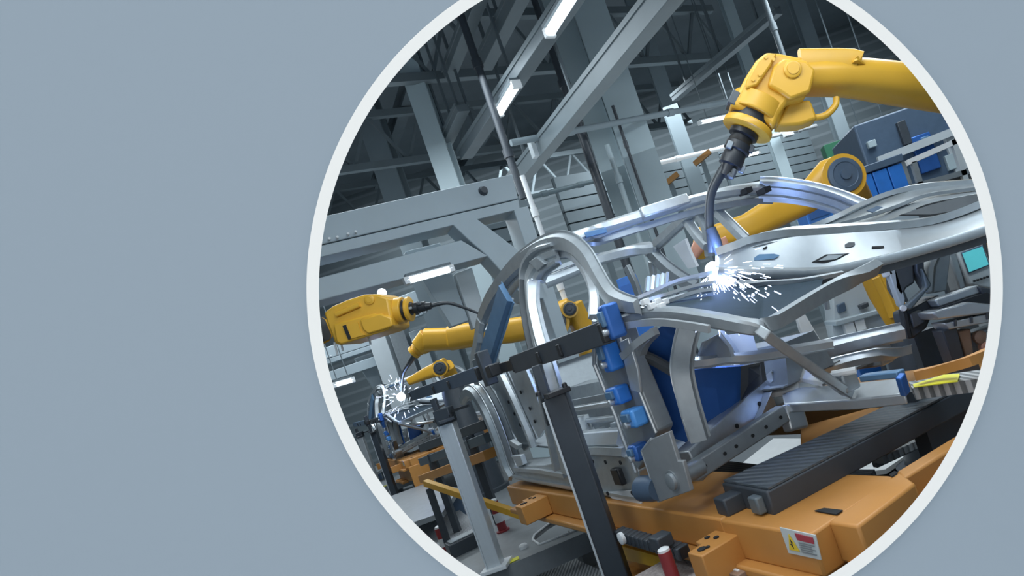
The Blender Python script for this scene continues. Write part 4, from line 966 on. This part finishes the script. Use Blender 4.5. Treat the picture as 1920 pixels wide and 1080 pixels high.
MB().lathe(lp(730, 586, DL + .08), dL, [(0, .070), (.05, .070)], 24).build('black_joint', 'black', r2)
flange_rings(r2, lp(744, 583, DL + .08), dL, .080, .60)
torch_chain(r2, lp(768, 579, DL + .08), dL, .66)
MB().tube([lp(803, 574, DL + .1), lp(838, 568, DL + .12), lp(868, 576, DL + .16), lp(898, 588, DL + .2)], .011, 10, 5, [1.3, 1, .9, .7]).build('torch_neck', 'hose', r2)
MB().lathe(lp(607, 616, DL + .1), (lp(590, 622) - lp(620, 612)).normalized(), [(0, .075), (.03, .075), (.035, .06), (.07, .06), (.075, .08), (.13, .08)], 24).build('rear_joint', 'charcoal', r2)
MB().sweep([lp(596, 620, DL + .1), lp(540, 640, DL + .3), lp(470, 660, DL + .5)], rbox(.17, .17, .4), UP, None, 3).build('forearm', 'yellow', r2)
for x, y in ((630, 660), (640, 652), (692, 640)):
    MB().tube([lp(x - 3, y - 18, DL + .08), lp(x + 3, y + 6, DL + .08)], .006, 8).build('cable_tail', 'white', r2)
b2 = lp(470, 660, DL + .5)
MB().sweep([b2 + UP * .05, (b2.x - .1, b2.y + .1, -.6)], rbox(.22, .22, .35), B).build('upper_arm', 'yellow', r2, .01)
MB().lathe((b2.x - .1, b2.y + .1, FLOOR_Z), UP, [(0, .3), (.05, .3), (.06, .24), (.8, .2)], 24).build('base_column', 'yellow', r2)
tag(MB().ball(lp(716, 549, 4.3), .03).build('indicator_lamp', 'lamp'), 'small bright lamp above the left yellow robot head', 'lamp')

# --- generic arm seen in pieces behind the bodies
def arm(label, wrist, fore, elbow, lower, depth, discs, torch=None, scale=1.0):
    """wrist/fore/elbow/lower: pixel stations (x, y, extra depth, width m)"""
    base = dp(lower[-1][0], lower[-1][1], depth + lower[-1][2])
    t = thing('welding_robot', label, 'robot', (base.x, base.y, FLOOR_Z), 'yellow welding robots')
    q = lambda s_: dp(s_[0], s_[1], depth + s_[2])
    MB().sweep([q(s_) for s_ in fore], rbox(1, 1, .3), UP, [s_[3] for s_ in fore]).build('forearm', 'yellow', t, .008)
    if wrist:
        MB().sweep([q(s_) for s_ in wrist], rbox(1, 1, .35), UP, [s_[3] for s_ in wrist]).build('wrist', 'yellow', t, .006)
        a, b = q(wrist[0]), q(wrist[1]); d = (a - b).normalized()
        MB().lathe(a, d, [(0, wrist[0][3] * .42), (.03 * scale, wrist[0][3] * .42), (.03 * scale, wrist[0][3] * .32), (.05 * scale, wrist[0][3] * .32), (.05 * scale, wrist[0][3] * .4), (.08 * scale, wrist[0][3] * .4)], 18).build('wrist_ring', 'yellow', t)
    if torch:
        MB().tube([q(s_) for s_ in torch], .02 * scale, 10, 5, [1.5, 1.2] + [1.0] * (len(torch) - 3) + [.7]).build('torch_neck', 'hose', t)
    MB().sweep([q(s_) for s_ in elbow], rbox(1, 1, .4), UP, [s_[3] for s_ in elbow]).build('elbow_housing', 'yellow', t, .01)
    MB().sweep([q(s_) for s_ in lower], rbox(1, 1, .3), B, [s_[3] for s_ in lower]).build('upper_arm', 'yellow', t, .01)
    for (x, y, ex, r, m) in discs:
        MB().lathe(dp(x, y, depth + ex), (.1, -1, .05), [(-.12 * scale, r), (.02 * scale, r), (.05 * scale, r * .92), (.055 * scale, r * .7), (.05 * scale, r * .66), (.05 * scale, r * .3), (.065 * scale, r * .28)], 24).build('motor', m, t)
        MB().lathe(dp(x, y, depth + ex) + Vector((0, -.035 * scale, 0)), (.1, -1, .05), [(-.03 * scale, r * 1.2), (.0, r * 1.2), (.0, r * 1.02)], 24).build('motor_flange', 'yellow', t)
    z1 = base.z
    MB().lathe((base.x, base.y, FLOOR_Z), UP, [(0, .3), (.05, .3), (.06, .25), (max(.2, z1 - FLOOR_Z - .1), .16), (max(.3, z1 - FLOOR_Z + .02), .12)], 24).build('base_column', 'charcoal', t)
    return t
arm('yellow robot arm reaching left behind the centre pillar of the nearest body',
    [(786, 652, 0, .19), (806, 634, 0, .25)], [(800, 637, 0, .25), (845, 635, .0, .24), (846, 634, 0, .27), (893, 626, .0, .27), (960, 620, 0, .27), (1035, 606, .0, .25)],
    [(1024, 612, .1, .24), (1052, 590, .1, .30), (1074, 576, .1, .24)], [(1070, 572, .1, .24), (1090, 610, .15, .22), (1112, 668, .2, .30)], 7.0,
    [(1037, 605, -.22, .15, 'charcoal'), (1069, 580, -.22, .075, 'charcoal')], [(780, 662, 0, 0), (768, 680, .3, 0), (757, 698, .9, 0), (754, 716, 1.6, 0), (752, 738, 2.1, 0)], 1.13)
arm('small yellow robot arm farthest back, above the slate blue jig bar',
    None, [(766, 716, 0, .10), (800, 700, 0, .16), (826, 690, .0, .2)], [(818, 694, .1, .2), (838, 686, .1, .24)], [(836, 686, .1, .2), (842, 700, .2, .2), (846, 720, .2, .24)], 8.6,
    [(826, 690, -.05, .09, 'charcoal')])
arm('yellow robot arm right of the torch with a round dark elbow motor',
    [(1318, 462, -.1, .14), (1330, 440, 0, .18)], [(1326, 452, -.05, .18), (1398, 428, 0, .19), (1440, 405, .05, .22), (1512, 380, .2, .17), (1540, 356, .25, .2)],
    [(1520, 366, .2, .22), (1556, 336, .2, .30), (1584, 326, .2, .30)], [(1580, 330, .3, .26), (1602, 380, .9, .28), (1620, 450, 1.4, .3)], 4.6,
    [(1581, 331, .02, .135, 'slate')])
# pink-copper torch body at the far robot's wrist
pw = dp(1312, 470, 4.3)
t = thing('torch_casing', 'pinkish orange torch casing behind the black torch neck', 'torch', tuple(pw), None)
MB().sweep([dp(1296, 486, 4.3), dp(1310, 462, 4.3), dp(1322, 438, 4.3)], rbox(.09, .09, .3), UP, [.7, 1, .8]).build('casing', 'copper', t, .006)
MB().sweep([dp(1350, 448, 4.3), dp(1360, 470, 4.3)], rbox(.08, .08, .3), UP).build('casing', 'copper', t, .006)
# yellow upper arm at the right below the panel
r5 = thing('robot_stand_arm', 'slanting yellow robot arm below the long steel panel at the right', 'robot', tuple(dp(1690, 605, 4.0).xy) + (FLOOR_Z,), None)
MB().sweep([dp(1632, 490, 4.0), dp(1658, 545, 4.0), dp(1684, 606, 4.0)], rbox(.17, .15, .25), B, [1.0, 1.05, .72]).build('arm_casting', 'yellow', r5, .01)
MB().sweep([dp(1642, 520, 3.92), dp(1662, 560, 3.92), dp(1676, 596, 3.92)], rbox(.06, .02, .3), B).build('arm_cover', 'yellow', r5, .006)
MB().lathe(dp(1690, 585, 3.95), (0, -1, 0), [(0, .02), (.02, .02)], 12).build('arm_bolt', 'white', r5)
q = dp(1684, 606, 4.0)
MB().lathe((q.x, q.y, FLOOR_Z), UP, [(0, .3), (.05, .3), (.06, .24), (q.z - FLOOR_Z, .1)], 24).build('base_column', 'charcoal', r5)

# ================================================================== WELD
w0 = dp(1337, 506, 2.62)
mb = MB().ball(w0, .034, 12)
rnd = random.Random(11)
for k in range(7): mb.ball(w0 + Vector((rnd.uniform(-.025, .035), rnd.uniform(-.03, .01), rnd.uniform(-.035, .02))), rnd.uniform(.014, .024), 8)
tag(mb.build('welding_arc', 'arc'), 'white hot welding arc at the torch tip', 'weld')
mb = MB()
for k in range(240):
    a = rnd.gauss(-72, 34)
    L0 = .03 + .17 * rnd.random() ** 1.4
    d = Vector((math.cos(R(a)), 0, math.sin(R(a)))); fwd = -w0.normalized() * rnd.uniform(2.6, 4.2)
    d3 = (d + fwd)
    p = w0 + d3 * L0
    ln = rnd.uniform(.010, .045) * (1.15 - L0 * 3)
    mb.tube([p, p + (d + fwd * .15 - UP * .8 * L0) * ln], rnd.uniform(.0008, .0020), 5)
for x, y in ((1436, 541), (1412, 553), (1404, 555), (1426, 566), (1432, 573), (1458, 566), (1466, 570), (1418, 548), (1440, 552)):
    mb.ball(dp(x, y, 2.15), rnd.uniform(.003, .006), 6)
tag(mb.build('weld_sparks', 'spark'), 'spray of blue-white sparks falling from the welding arc', 'sparks', None, 'stuff')
pl = bpy.data.lights.new('arc_light', 'POINT'); pl.energy = 10; pl.color = (0.25, 0.42, 1.0); pl.shadow_soft_size = .05
o = bpy.data.objects.new('arc_light', pl); COL.objects.link(o); o.location = w0 + Vector((0, -.09, .03))
w1 = dp(752, 744, 9.1)
tag(MB().ball(w1, .06, 10).build('welding_arc', 'arc'), 'small welding arc on the second body at the left', 'weld')
mb = MB()
for k in range(45):
    a = rnd.uniform(0, 360); d = Vector((math.cos(R(a)), rnd.uniform(-.4, .4), math.sin(R(a)) - .2)).normalized()
    p = w1 + d * rnd.uniform(.08, .3); mb.tube([p, p + d * rnd.uniform(.02, .08)], .004, 5)
tag(mb.build('weld_sparks', 'spark'), 'sparks around the small arc on the second body', 'sparks', None, 'stuff')
pl = bpy.data.lights.new('arc_light', 'POINT'); pl.energy = 5; pl.color = (0.25, 0.42, 1.0); pl.shadow_soft_size = .05
o = bpy.data.objects.new('arc_light', pl); COL.objects.link(o); o.location = w1 + Vector((0, -.2, .05))

# ================================================================== RIGHT SIDE EQUIPMENT
def boxpx(mb, poly, d, depth):   # prism from a picture-measured outline standing at distance d
    return mb.prism([dp(x, y, d) for x, y in poly], Yd * depth)
t = thing('control_terminal', 'pale grey control terminal with teal screen at the right', 'terminal', tuple(dp(1835, 545, 3.3)), None)
boxpx(MB(), [(1789, 458), (1836, 440), (1880, 545), (1818, 534)], 3.3, .16).build('terminal_case', 'grey_paint', t, .01); TC = t.children[0] if t.children else [o for o in bpy.data.objects if o.parent == t][0]
boxpx(MB(), [(1803, 473), (1843, 459), (1856, 497), (1817, 513)], 3.285, .014).build('screen_bezel', 'slate', TC, .003)
boxpx(MB(), [(1805, 475), (1842, 462), (1854, 496), (1818, 510)], 3.278, .006).build('screen', 'screen', TC)
for k in range(5): MB().lathe(dp(1826 + k * 6.2, 527 - k * 2.0, 3.29), -Yd, [(0, .006), (.012, .006), (.014, .004)], 10).build('button', 'black', TC)
boxpx(MB(), [(1776, 470), (1790, 462), (1812, 538), (1800, 545)], 3.32, .12).build('terminal_side', 'steel_dull', t, .008)
q = dp(1840, 545, 3.38); MB().box((q.x, q.y, (q.z + FLOOR_Z) / 2), (.05, 0, 0), (0, .05, 0), UP * ((q.z - FLOOR_Z) / 2)).build('terminal_stand', 'grey_paint', t)
t = thing('clamping_unit', 'dark clamping fixture with angled arms left of the control terminal', 'fixture', tuple(dp(1700, 640, 3.0)), None)
E = 3.05
boxpx(MB(), [(1672, 486), (1712, 470), (1716, 530), (1700, 540), (1690, 560), (1678, 540)], E, .12).build('unit_head', 'steel_dark', t, .01)
boxpx(MB(), [(1714, 466), (1732, 462), (1734, 505), (1746, 532), (1738, 545), (1718, 510)], E - .02, .08).build('angle_arm', 'charcoal', t, .008)
boxpx(MB(), [(1729, 502), (1740, 520), (1748, 534), (1708, 582), (1694, 578), (1736, 538)], E - .05, .05).build('angle_arm', 'duct', t, .008)
boxpx(MB(), [(1755, 462), (1772, 455), (1752, 500), (1748, 548), (1738, 548), (1740, 502)], E + .02, .10).build('upright_arm', 'grey_paint', t, .006)
boxpx(MB(), [(1772, 455), (1786, 450), (1775, 545), (1750, 550), (1754, 500)], E + .06, .10).build('upright_arm', 'steel_dull', t, .006)
boxpx(MB(), [(1662, 500), (1678, 494), (1698, 560), (1696, 578), (1688, 572)], E - .0, .06).build('side_lever', 'grey_paint', t, .006)
boxpx(MB(), [(1694, 585), (1760, 552), (1772, 566), (1750, 588), (1738, 615), (1712, 636), (1702, 620)], E, .16).build('unit_base', 'charcoal', t, .01)
boxpx(MB(), [(1706, 588), (1728, 580), (1736, 604), (1714, 616)], E - .02, .03).build('base_cover', 'steel_dark', t, .006)
boxpx(MB(), [(1690, 580), (1700, 574), (1712, 634), (1704, 636)], E - .015, .05).build('base_flange', 'black', t, .006)
MB().lathe(dp(1692, 578, E - .03), -Yd, [(0, .014), (.02, .014)], 12).build('pivot', 'white', t)
boxpx(MB(), [(1654, 504), (1668, 498), (1676, 514), (1662, 520)], E, .05).build('sensor', 'white', t, .005)
q = dp(1725, 620, E + .3); MB().box((q.x, q.y, (q.z + FLOOR_Z) / 2), (.06, 0, 0), (0, .05, 0), UP * ((q.z - FLOOR_Z) / 2)).build('stand', 'charcoal', t)
t = thing('slide_table', 'grey slide table with pale lip below the control terminal', 'table', tuple(dp(1810, 640, 2.8)), None)
E = 2.85
boxpx(MB(), [(1752, 562), (1836, 534), (1846, 548), (1762, 576)], E + .1, .10).build('upper_slab', 'steel', t, .008)
boxpx(MB(), [(1834, 536), (1880, 545), (1880, 574), (1844, 556)], E + .08, .10).build('upper_slab_end', 'charcoal', t, .008)
boxpx(MB(), [(1760, 578), (1850, 548), (1880, 566), (1880, 572), (1766, 588)], E + .06, .12).build('painted_gap_shade', 'black', t)  # solid black strip paints the shade between upper slab and table top
boxpx(MB(), [(1748, 586), (1816, 566), (1880, 572), (1880, 584), (1758, 600)], E, .2).build('table_top', 'steel_bright', t, .008)
boxpx(MB(), [(1772, 606), (1880, 582), (1880, 600), (1780, 618)], E + .01, .16).build('table_lip', 'steel', t, .005)
for x, y in ((1790, 605), (1820, 599), (1850, 592)): boxpx(MB(), [(x, y - 5), (x + 4, y - 6), (x + 5, y + 6), (x + 1, y + 7)], E, .02).build('lip_rib', 'steel_dark', t)
boxpx(MB(), [(1766, 620), (1794, 612), (1810, 676), (1790, 684)], E + .03, .12).build('table_leg', 'charcoal', t, .006)
boxpx(MB(), [(1796, 622), (1820, 616), (1826, 664), (1812, 672)], E + .06, .12).build('brown_block', 'brown', t, .006)
boxpx(MB(), [(1824, 624), (1880, 606), (1880, 650), (1836, 662)], E + .10, .12).build('gear_block', 'steel_dull', t, .008)
for k, (x, y) in enumerate(((1834, 632), (1850, 634), (1846, 650))): MB().lathe(dp(x, y, E + .08), -Yd, [(0, .03), (.03, .03), (.035, .02)], 14).build('gear_shaft', ('brown', 'steel', 'copper')[k], t)
q = dp(1800, 680, E + .38); MB().box((q.x, q.y, (q.z + FLOOR_Z) / 2), (.05, 0, 0), (0, .05, 0), UP * ((q.z - FLOOR_Z) / 2)).build('table_column', 'charcoal', t)
tag(MB().sweep([zp(1716, 704, -.42), zp(1760, 694, -.42), zp(1820, 676, -.40), zp(1880, 650, -.40)], boxp(.03, .03), UP, None, 4).build('guard_rail', 'orange'), 'curved orange guard rail under the slide table', 'rail')
t = thing('grating_step', 'ribbed grey step with yellow marking beside the black bar', 'step', tuple(zp(1780, 715, -.47)), None)
MB().prism([zp(1704, 716, -.46), zp(1760, 704, -.46), zp(1860, 690, -.46), zp(1870, 706, -.46), zp(1790, 716, -.46), zp(1710, 728, -.46)], UP * -.04).build('step_plate', 'grating', t)
MB().prism([zp(1712, 722, -.455), zp(1770, 704, -.455), zp(1800, 702, -.455), zp(1796, 716, -.455), zp(1714, 727, -.455)], UP * .003).build('yellow_mark', 'tape', t)
q = zp(1790, 712, -.5); MB().lbox(q.dot(B) - .1, q.dot(B) + .3, q.dot(A) + .1, q.dot(A) + .16, FLOOR_Z, -.5).build('support', 'charcoal', t)

# machines seen through the engine bay at the right
t = thing('machine_bench', 'pale grey machine bench with white boxes behind the engine bay', 'bench', tuple(dp(1600, 620, 4.9)), None)
E = 4.9
boxpx(MB(), [(1560, 545), (1640, 515), (1668, 570), (1650, 590), (1566, 610)], E + .1, .3).build('bench_back', 'grey_paint', t, .01)
boxpx(MB(), [(1566, 602), (1700, 566), (1702, 574), (1568, 612)], E - .05, .35).build('bench_shelf', 'grey_frame', t, .008)
boxpx(MB(), [(1500, 655), (1690, 606), (1696, 618), (1504, 672)], E - .1, .3).build('bench_rail', 'grey_frame', t, .008)
boxpx(MB(), [(1500, 672), (1720, 630), (1724, 646), (1504, 692)], E - .2, .3).build('bench_rail', 'steel', t, .008)
boxpx(MB(), [(1560, 610), (1690, 575), (1690, 612), (1566, 640)], E + .05, .2).build('bench_panel', 'grey_paint', t)
for x, y in ((1592, 608), (1612, 603)): boxpx(MB(), [(x - 12, y - 8), (x + 6, y - 13), (x + 14, y + 14), (x - 4, y + 19)], E - .02, .15).build('white_case', 'white', t, .005)
boxpx(MB(), [(1570, 572), (1584, 566), (1588, 582), (1574, 588)], E + .06, .1).build('gauge_box', 'slate', t, .006)
boxpx(MB(), [(1614, 572), (1628, 566), (1630, 574), (1618, 580)], E + .0, .1).build('valve', 'charcoal', t, .006)
boxpx(MB(), [(1656, 585), (1670, 580), (1680, 606), (1664, 610)], E, .15).build('white_case', 'white', t, .005)
boxpx(MB(), [(1494, 590), (1508, 586), (1540, 640), (1556, 660), (1530, 664), (1502, 620)], E - .15, .1).build('curved_guard', 'white', t, .006)
for x in (1530, 1680):
    q = dp(x, 660, E); MB().box((q.x, q.y + .1, (q.z + FLOOR_Z) / 2), (.06, 0, 0), (0, .06, 0), UP * ((q.z - FLOOR_Z) / 2)).build('bench_leg', 'grey_frame', t)

# far right background behind the body
t = thing('blue_cabinet', 'bright blue cabinet beyond the far roof pillar at the right', 'cabinet', tuple(dp(1650, 355, 7.0).xy) + (FLOOR_Z,), 'blue cabinets')
p0 = dp(1645, 350, 7.0)
for k in range(3): MB().box((p0.x - .17 + k * .17, p0.y, p0.z - .06), (.08, 0, 0), (0, .2, 0), UP * .20).build('cabinet_door', 'blue', t, .008)
MB().box((p0.x, p0.y, (p0.z - .26 + FLOOR_Z) / 2), (.26, 0, 0), (0, .2, 0), UP * ((p0.z - .26 - FLOOR_Z) / 2)).build('plinth', 'grey_frame', t, .008)
MB().box((p0.x, p0.y, p0.z + .19), (.28, 0, 0), (0, .22, 0), UP * .04).build('cabinet_top', 'slate', t, .008)
t = thing('blue_cabinet', 'blue cabinet seen under the far roof pillar, below the yellow arm', 'cabinet', tuple(dp(1530, 405, 6.5).xy) + (FLOOR_Z,), 'blue cabinets')
p0 = dp(1526, 402, 6.5); MB().box((p0.x, p0.y, (p0.z + .08 + FLOOR_Z) / 2), (.13, 0, 0), (0, .2, 0), UP * ((p0.z + .08 - FLOOR_Z) / 2)).build('cabinet_body', 'blue', t, .008)
MB().box((p0.x, p0.y - .2, p0.z), (.10, 0, 0), (0, .012, 0), UP * .06).build('cabinet_door', 'blue_metal', t)
t = thing('blue_cabinet', 'blue box low behind the windscreen opening of the nearest body', 'cabinet', tuple(dp(1180, 535, 6.5).xy) + (FLOOR_Z,), 'blue cabinets')
p0 = dp(1180, 535, 6.5); MB().box((p0.x, p0.y, (p0.z + .08 + FLOOR_Z) / 2), (.1, 0, 0), (0, .2, 0), UP * ((p0.z + .08 - FLOOR_Z) / 2)).build('cabinet_body', 'blue', t, .008)
MB().box((p0.x, p0.y - .2, p0.z - .1), (.08, 0, 0), (0, .012, 0), UP * .1).build('cabinet_door', 'blue_metal', t)
t = thing('machine_tower', 'dark blue machine tower at the right behind the robot arm', 'machine', tuple(dp(1720, 300, 8.0).xy) + (FLOOR_Z,), None)
p0 = dp(1735, 300, 8.0)
MB().box((p0.x, p0.y, (p0.z + .6 + FLOOR_Z) / 2), (.9, 0, 0), (0, .5, 0), UP * ((p0.z + .6 - FLOOR_Z) / 2)).build('tower_body', 'slate', t, .02)
for k in range(4): MB().box((p0.x - .6 + k * .38, p0.y - .52, p0.z - .1 + .12 * (k % 2)), (.12, 0, 0), (0, .03, 0), UP * .22).build('tower_panel', ('steel_dull', 'blue_metal', 'grey_paint', 'steel_dark')[k], t, .01)
for k in range(9): MB().box((p0.x - .78 + k * .2, p0.y - .53, p0.z + .32 - .5 * (k % 3 == 1) - .16 * (k % 2)), (.05, 0, 0), (0, .03, 0), UP * (.04 + .05 * (k % 3))).build('tower_module', ('column', 'blue', 'charcoal', 'blue_strip')[k % 4], t, .006)
MB().sweep([p0 + Vector((-.8, -.6, .1)), p0 + Vector((1.1, -.6, .18))], boxp(.05, .09), UP).build('tower_rail', 'grey_paint', t)
MB().sweep([p0 + Vector((-.8, -.6, -.45)), p0 + Vector((1.1, -.6, -.36))], boxp(.05, .07), UP).build('tower_rail', 'grey_paint', t)
t = thing('machine_guard', 'pale framed machine guard at the far right near the ring', 'guard', tuple(dp(1790, 310, 6.0).xy) + (FLOOR_Z,), None)
for x0_, y0_, x1_, y1_, m_ in ((1700, 306, 1800, 262, 'white'), (1786, 262, 1812, 345, 'grey_paint'), (1705, 352, 1815, 322, 'steel_dull'), (1712, 304, 1726, 350, 'steel_dull')):
    MB().sweep([dp(x0_, y0_, 6.0), dp(x1_, y1_, 6.0)], boxp(.05, .05), -Yd).build('guard_bar', m_, t)
q = dp(1770, 330, 6.0); MB().box((q.x, q.y + .08, (q.z + FLOOR_Z) / 2), (.3, 0, 0), (0, .03, 0), UP * ((q.z - FLOOR_Z) / 2)).build('guard_panel', 'steel_dark', t)
t = thing('green_machine', 'dark green panel behind the elbow of the yellow robot arm at the right', 'machine', tuple(dp(1570, 280, 9.0).xy) + (FLOOR_Z,), None)
p0 = dp(1570, 280, 9.0); MB().box((p0.x, p0.y, (p0.z + .1 + FLOOR_Z) / 2), (.2, 0, 0), (0, .1, 0), UP * ((p0.z + .1 - FLOOR_Z) / 2)).build('panel_body', 'green', t, .01)
MB().box((p0.x + .05, p0.y - .12, p0.z - .1), (.08, 0, 0), (0, .02, 0), UP * .05).build('panel_display', 'white', t)
for lab, px_, py_ in (('small orange strut right of the widest column', 1258, 342), ('small orange strut behind the torch neck', 1318, 300)):
    t = thing('orange_strut', lab, 'strut', tuple(dp(px_, py_, 11.0)), 'orange struts')
    q = dp(px_, py_, 11.0)
    MB().sweep([q - Vector((.16, 0, .02)), q + Vector((.16, 0, .10))], boxp(.09, .09), UP).build('strut_bar', 'orange', t)
    MB().box((q.x, q.y + .1, (q.z + FLOOR_Z) / 2), (.04, 0, 0), (0, .04, 0), UP * ((q.z - FLOOR_Z) / 2)).build('strut_post', 'column_dark', t)

# ================================================================== UNDER AND IN FRONT OF THE CARRIAGE
tag(MB().prism([zp(1392, 868, -1.33), zp(1450, 822, -1.33), zp(1580, 822, -1.33), zp(1490, 880, -1.33)], UP * -.03).build('floor_panel', 'pale'), 'pale floor panel seen between the steel rails and the black bar', 'panel')
tag(MB().prism([zp(1572, 892, -1.33), zp(1625, 850, -1.33), zp(1745, 822, -1.33), zp(1660, 880, -1.33)], UP * -.03).build('floor_panel', 'pale'), 'pale floor panel right of the black bar beside the toothed rack', 'panel')
tag(MB().prism([zp(1250, 900, -.88), zp(1330, 860, -.88), zp(1480, 878, -.88), zp(1470, 960, -.88), zp(1280, 960, -.88)], UP * -.03).build('mesh_plate', 'rubber'), 'dark mesh plate under the left end of the black bar', 'plate')
tag(MB().prism([zp(1440, 945, -.88), zp(1560, 880, -.88), zp(1640, 880, -.88), zp(1600, 930, -.88), zp(1500, 960, -.88)], UP * -.03).build('mesh_plate', 'rubber'), 'dark mesh plate right of the black bar end', 'plate')
t = thing('toothed_rack', 'pale toothed rack on the floor right of the black bar', 'rack', tuple(zp(1690, 850, -.81)), None)
r0_, r1_ = zp(1640, 872, -.80), zp(1735, 828, -.80)
MB().sweep([r0_, r1_], boxp(.03, .02), UP).build('rack_rail', 'steel_dull', t)
for k in range(10):
    q = r0_.lerp(r1_, (k + .5) / 10); MB().box(q + UP * .02 - A * .02, B * .012, A * .03, UP * .014).build('tooth', 'steel_bright' if k % 2 else 'steel', t)
t = thing('cable_carrier', 'black cable carrier with small links below the orange ledge', 'chain', tuple(cp(1215, 1020, .9) - UP * .05), None)
k0, k1 = cp(1160, 1000, .92), cp(1284, 1036, .92)
MB().sweep([k0, k1], boxp(.03, .036), UP).build('carrier_core', 'black', t)
n_ = 14
for k in range(n_):
    q = k0.lerp(k1, (k + .5) / n_); MB().box(q, (k1 - k0) / n_ * .38, B * .024, UP * .020).build('link', 'charcoal', t, .004)
MB().lathe(cp(1168, 1008, .86), nB, [(0, .022), (.012, .022), (.016, .012)], 16).build('pulley', 'white', t)
MB().box(cp(1240, 1014, .88), A * .03, B * .03, UP * .022).build('carrier_bracket', 'charcoal', t, .006)
tag(MB().prism([cp(1150, 1016, .97), cp(1250, 1042, .97), cp(1262, 1066, .97), cp(1160, 1042, .97)], nB * .015).build('kick_plate', 'tape' if False else 'yellow'), 'yellow kick plate under the black cable carrier', 'plate')
ZM = -.78
tag(MB().prism([zp(1190, 1080, ZM), zp(1262, 1040, ZM), zp(1380, 1020, ZM), zp(1440, 1040, ZM), zp(1540, 1090, ZM), zp(1530, 1125, ZM), zp(1150, 1230, ZM)], UP * -.03).build('grit_deck', 'mesh'), 'pinkish grey gritted deck at the bottom below the orange block', 'deck')
t = thing('floor_tag', 'small dark box with a pale label on the gritted deck', 'box', tuple(zp(1375, 1072, ZM)), None)
q = zp(1378, 1080, ZM + .02)
MB().box(q, A * .05, B * .02, UP * .02).build('box_body', 'brown', t, .003)
MB().box(q - B * .021 + A * .02, A * .018, B * .002, UP * .014).build('box_label', 'sign_white', t)
MB().box(q + UP * .021 - A * .01, A * .02, B * .004, UP * .002).build('box_strip', 'white', t)
tag(MB().prism([zp(1000, 1120, -1.27), zp(1000, 1060, -1.27), zp(1060, 1040, -1.27), zp(1140, 1075, -1.27), zp(1140, 1160, -1.27)], UP * -.03).build('floor_grating', 'grating'), 'ribbed floor grating below the deck plate at the bottom', 'grating')
t = thing('switch_box', 'dark switch box left of the aluminium post foot', 'box', tuple(zp(870, 1030, DECK - .05)), None)
q = zp(872, 1024, DECK + .03)
MB().box(q, B * .12, A * .08, UP * .07).build('box_body', 'charcoal', t, .008)
MB().box(q + UP * .075, B * .10, A * .06, UP * .006).build('box_lid', 'steel_dull', t, .004)
# rails behind the rear wheel arch
t = thing('guide_rail_stack', 'dark and orange guide rails stacked behind the rear wheel arch and the aluminium post', 'rails', tuple(sp(862, 850, 6.1).xy) + (FLOOR_Z,))
for y_, m_ in ((800, 'steel_dark'), (826, 'duct'), (858, 'orange')):
    e0_, e1_ = sp(800, y_ + 36, 7.0), sp(925, y_ - 10, 5.2)
    MB().sweep([e0_, e1_], boxp(.16, .08), UP).build('rail_body', m_, t, .004)
for k in (.2, .8):
    q = e0_.lerp(e1_, k); MB().box((q.x, q.y, (q.z + .2 + FLOOR_Z) / 2), (.03, 0, 0), (0, .03, 0), UP * ((q.z + .2 - FLOOR_Z) / 2)).build('rail_leg', 'charcoal', t)
e0_, e1_ = dp(798, 905, 4.9), dp(985, 968, 4.15)
t = thing('kick_rail', 'yellow-orange kick rail passing behind the aluminium post foot', 'rail', ((e0_.x + e1_.x) / 2, (e0_.y + e1_.y) / 2, FLOOR_Z))
MB().sweep([e0_, e1_], boxp(.04, .045), UP).build('rail_body', 'yellow', t)
for k in (.02,):
    q = e0_.lerp(e1_, k); MB().box((q.x, q.y, (q.z + FLOOR_Z) / 2 - .02), (.02, 0, 0), (0, .02, 0), UP * ((q.z - FLOOR_Z) / 2 - .02)).build('rail_leg', 'charcoal', t)

for o in bpy.data.objects:
    if '_w' in o: del o['_w']
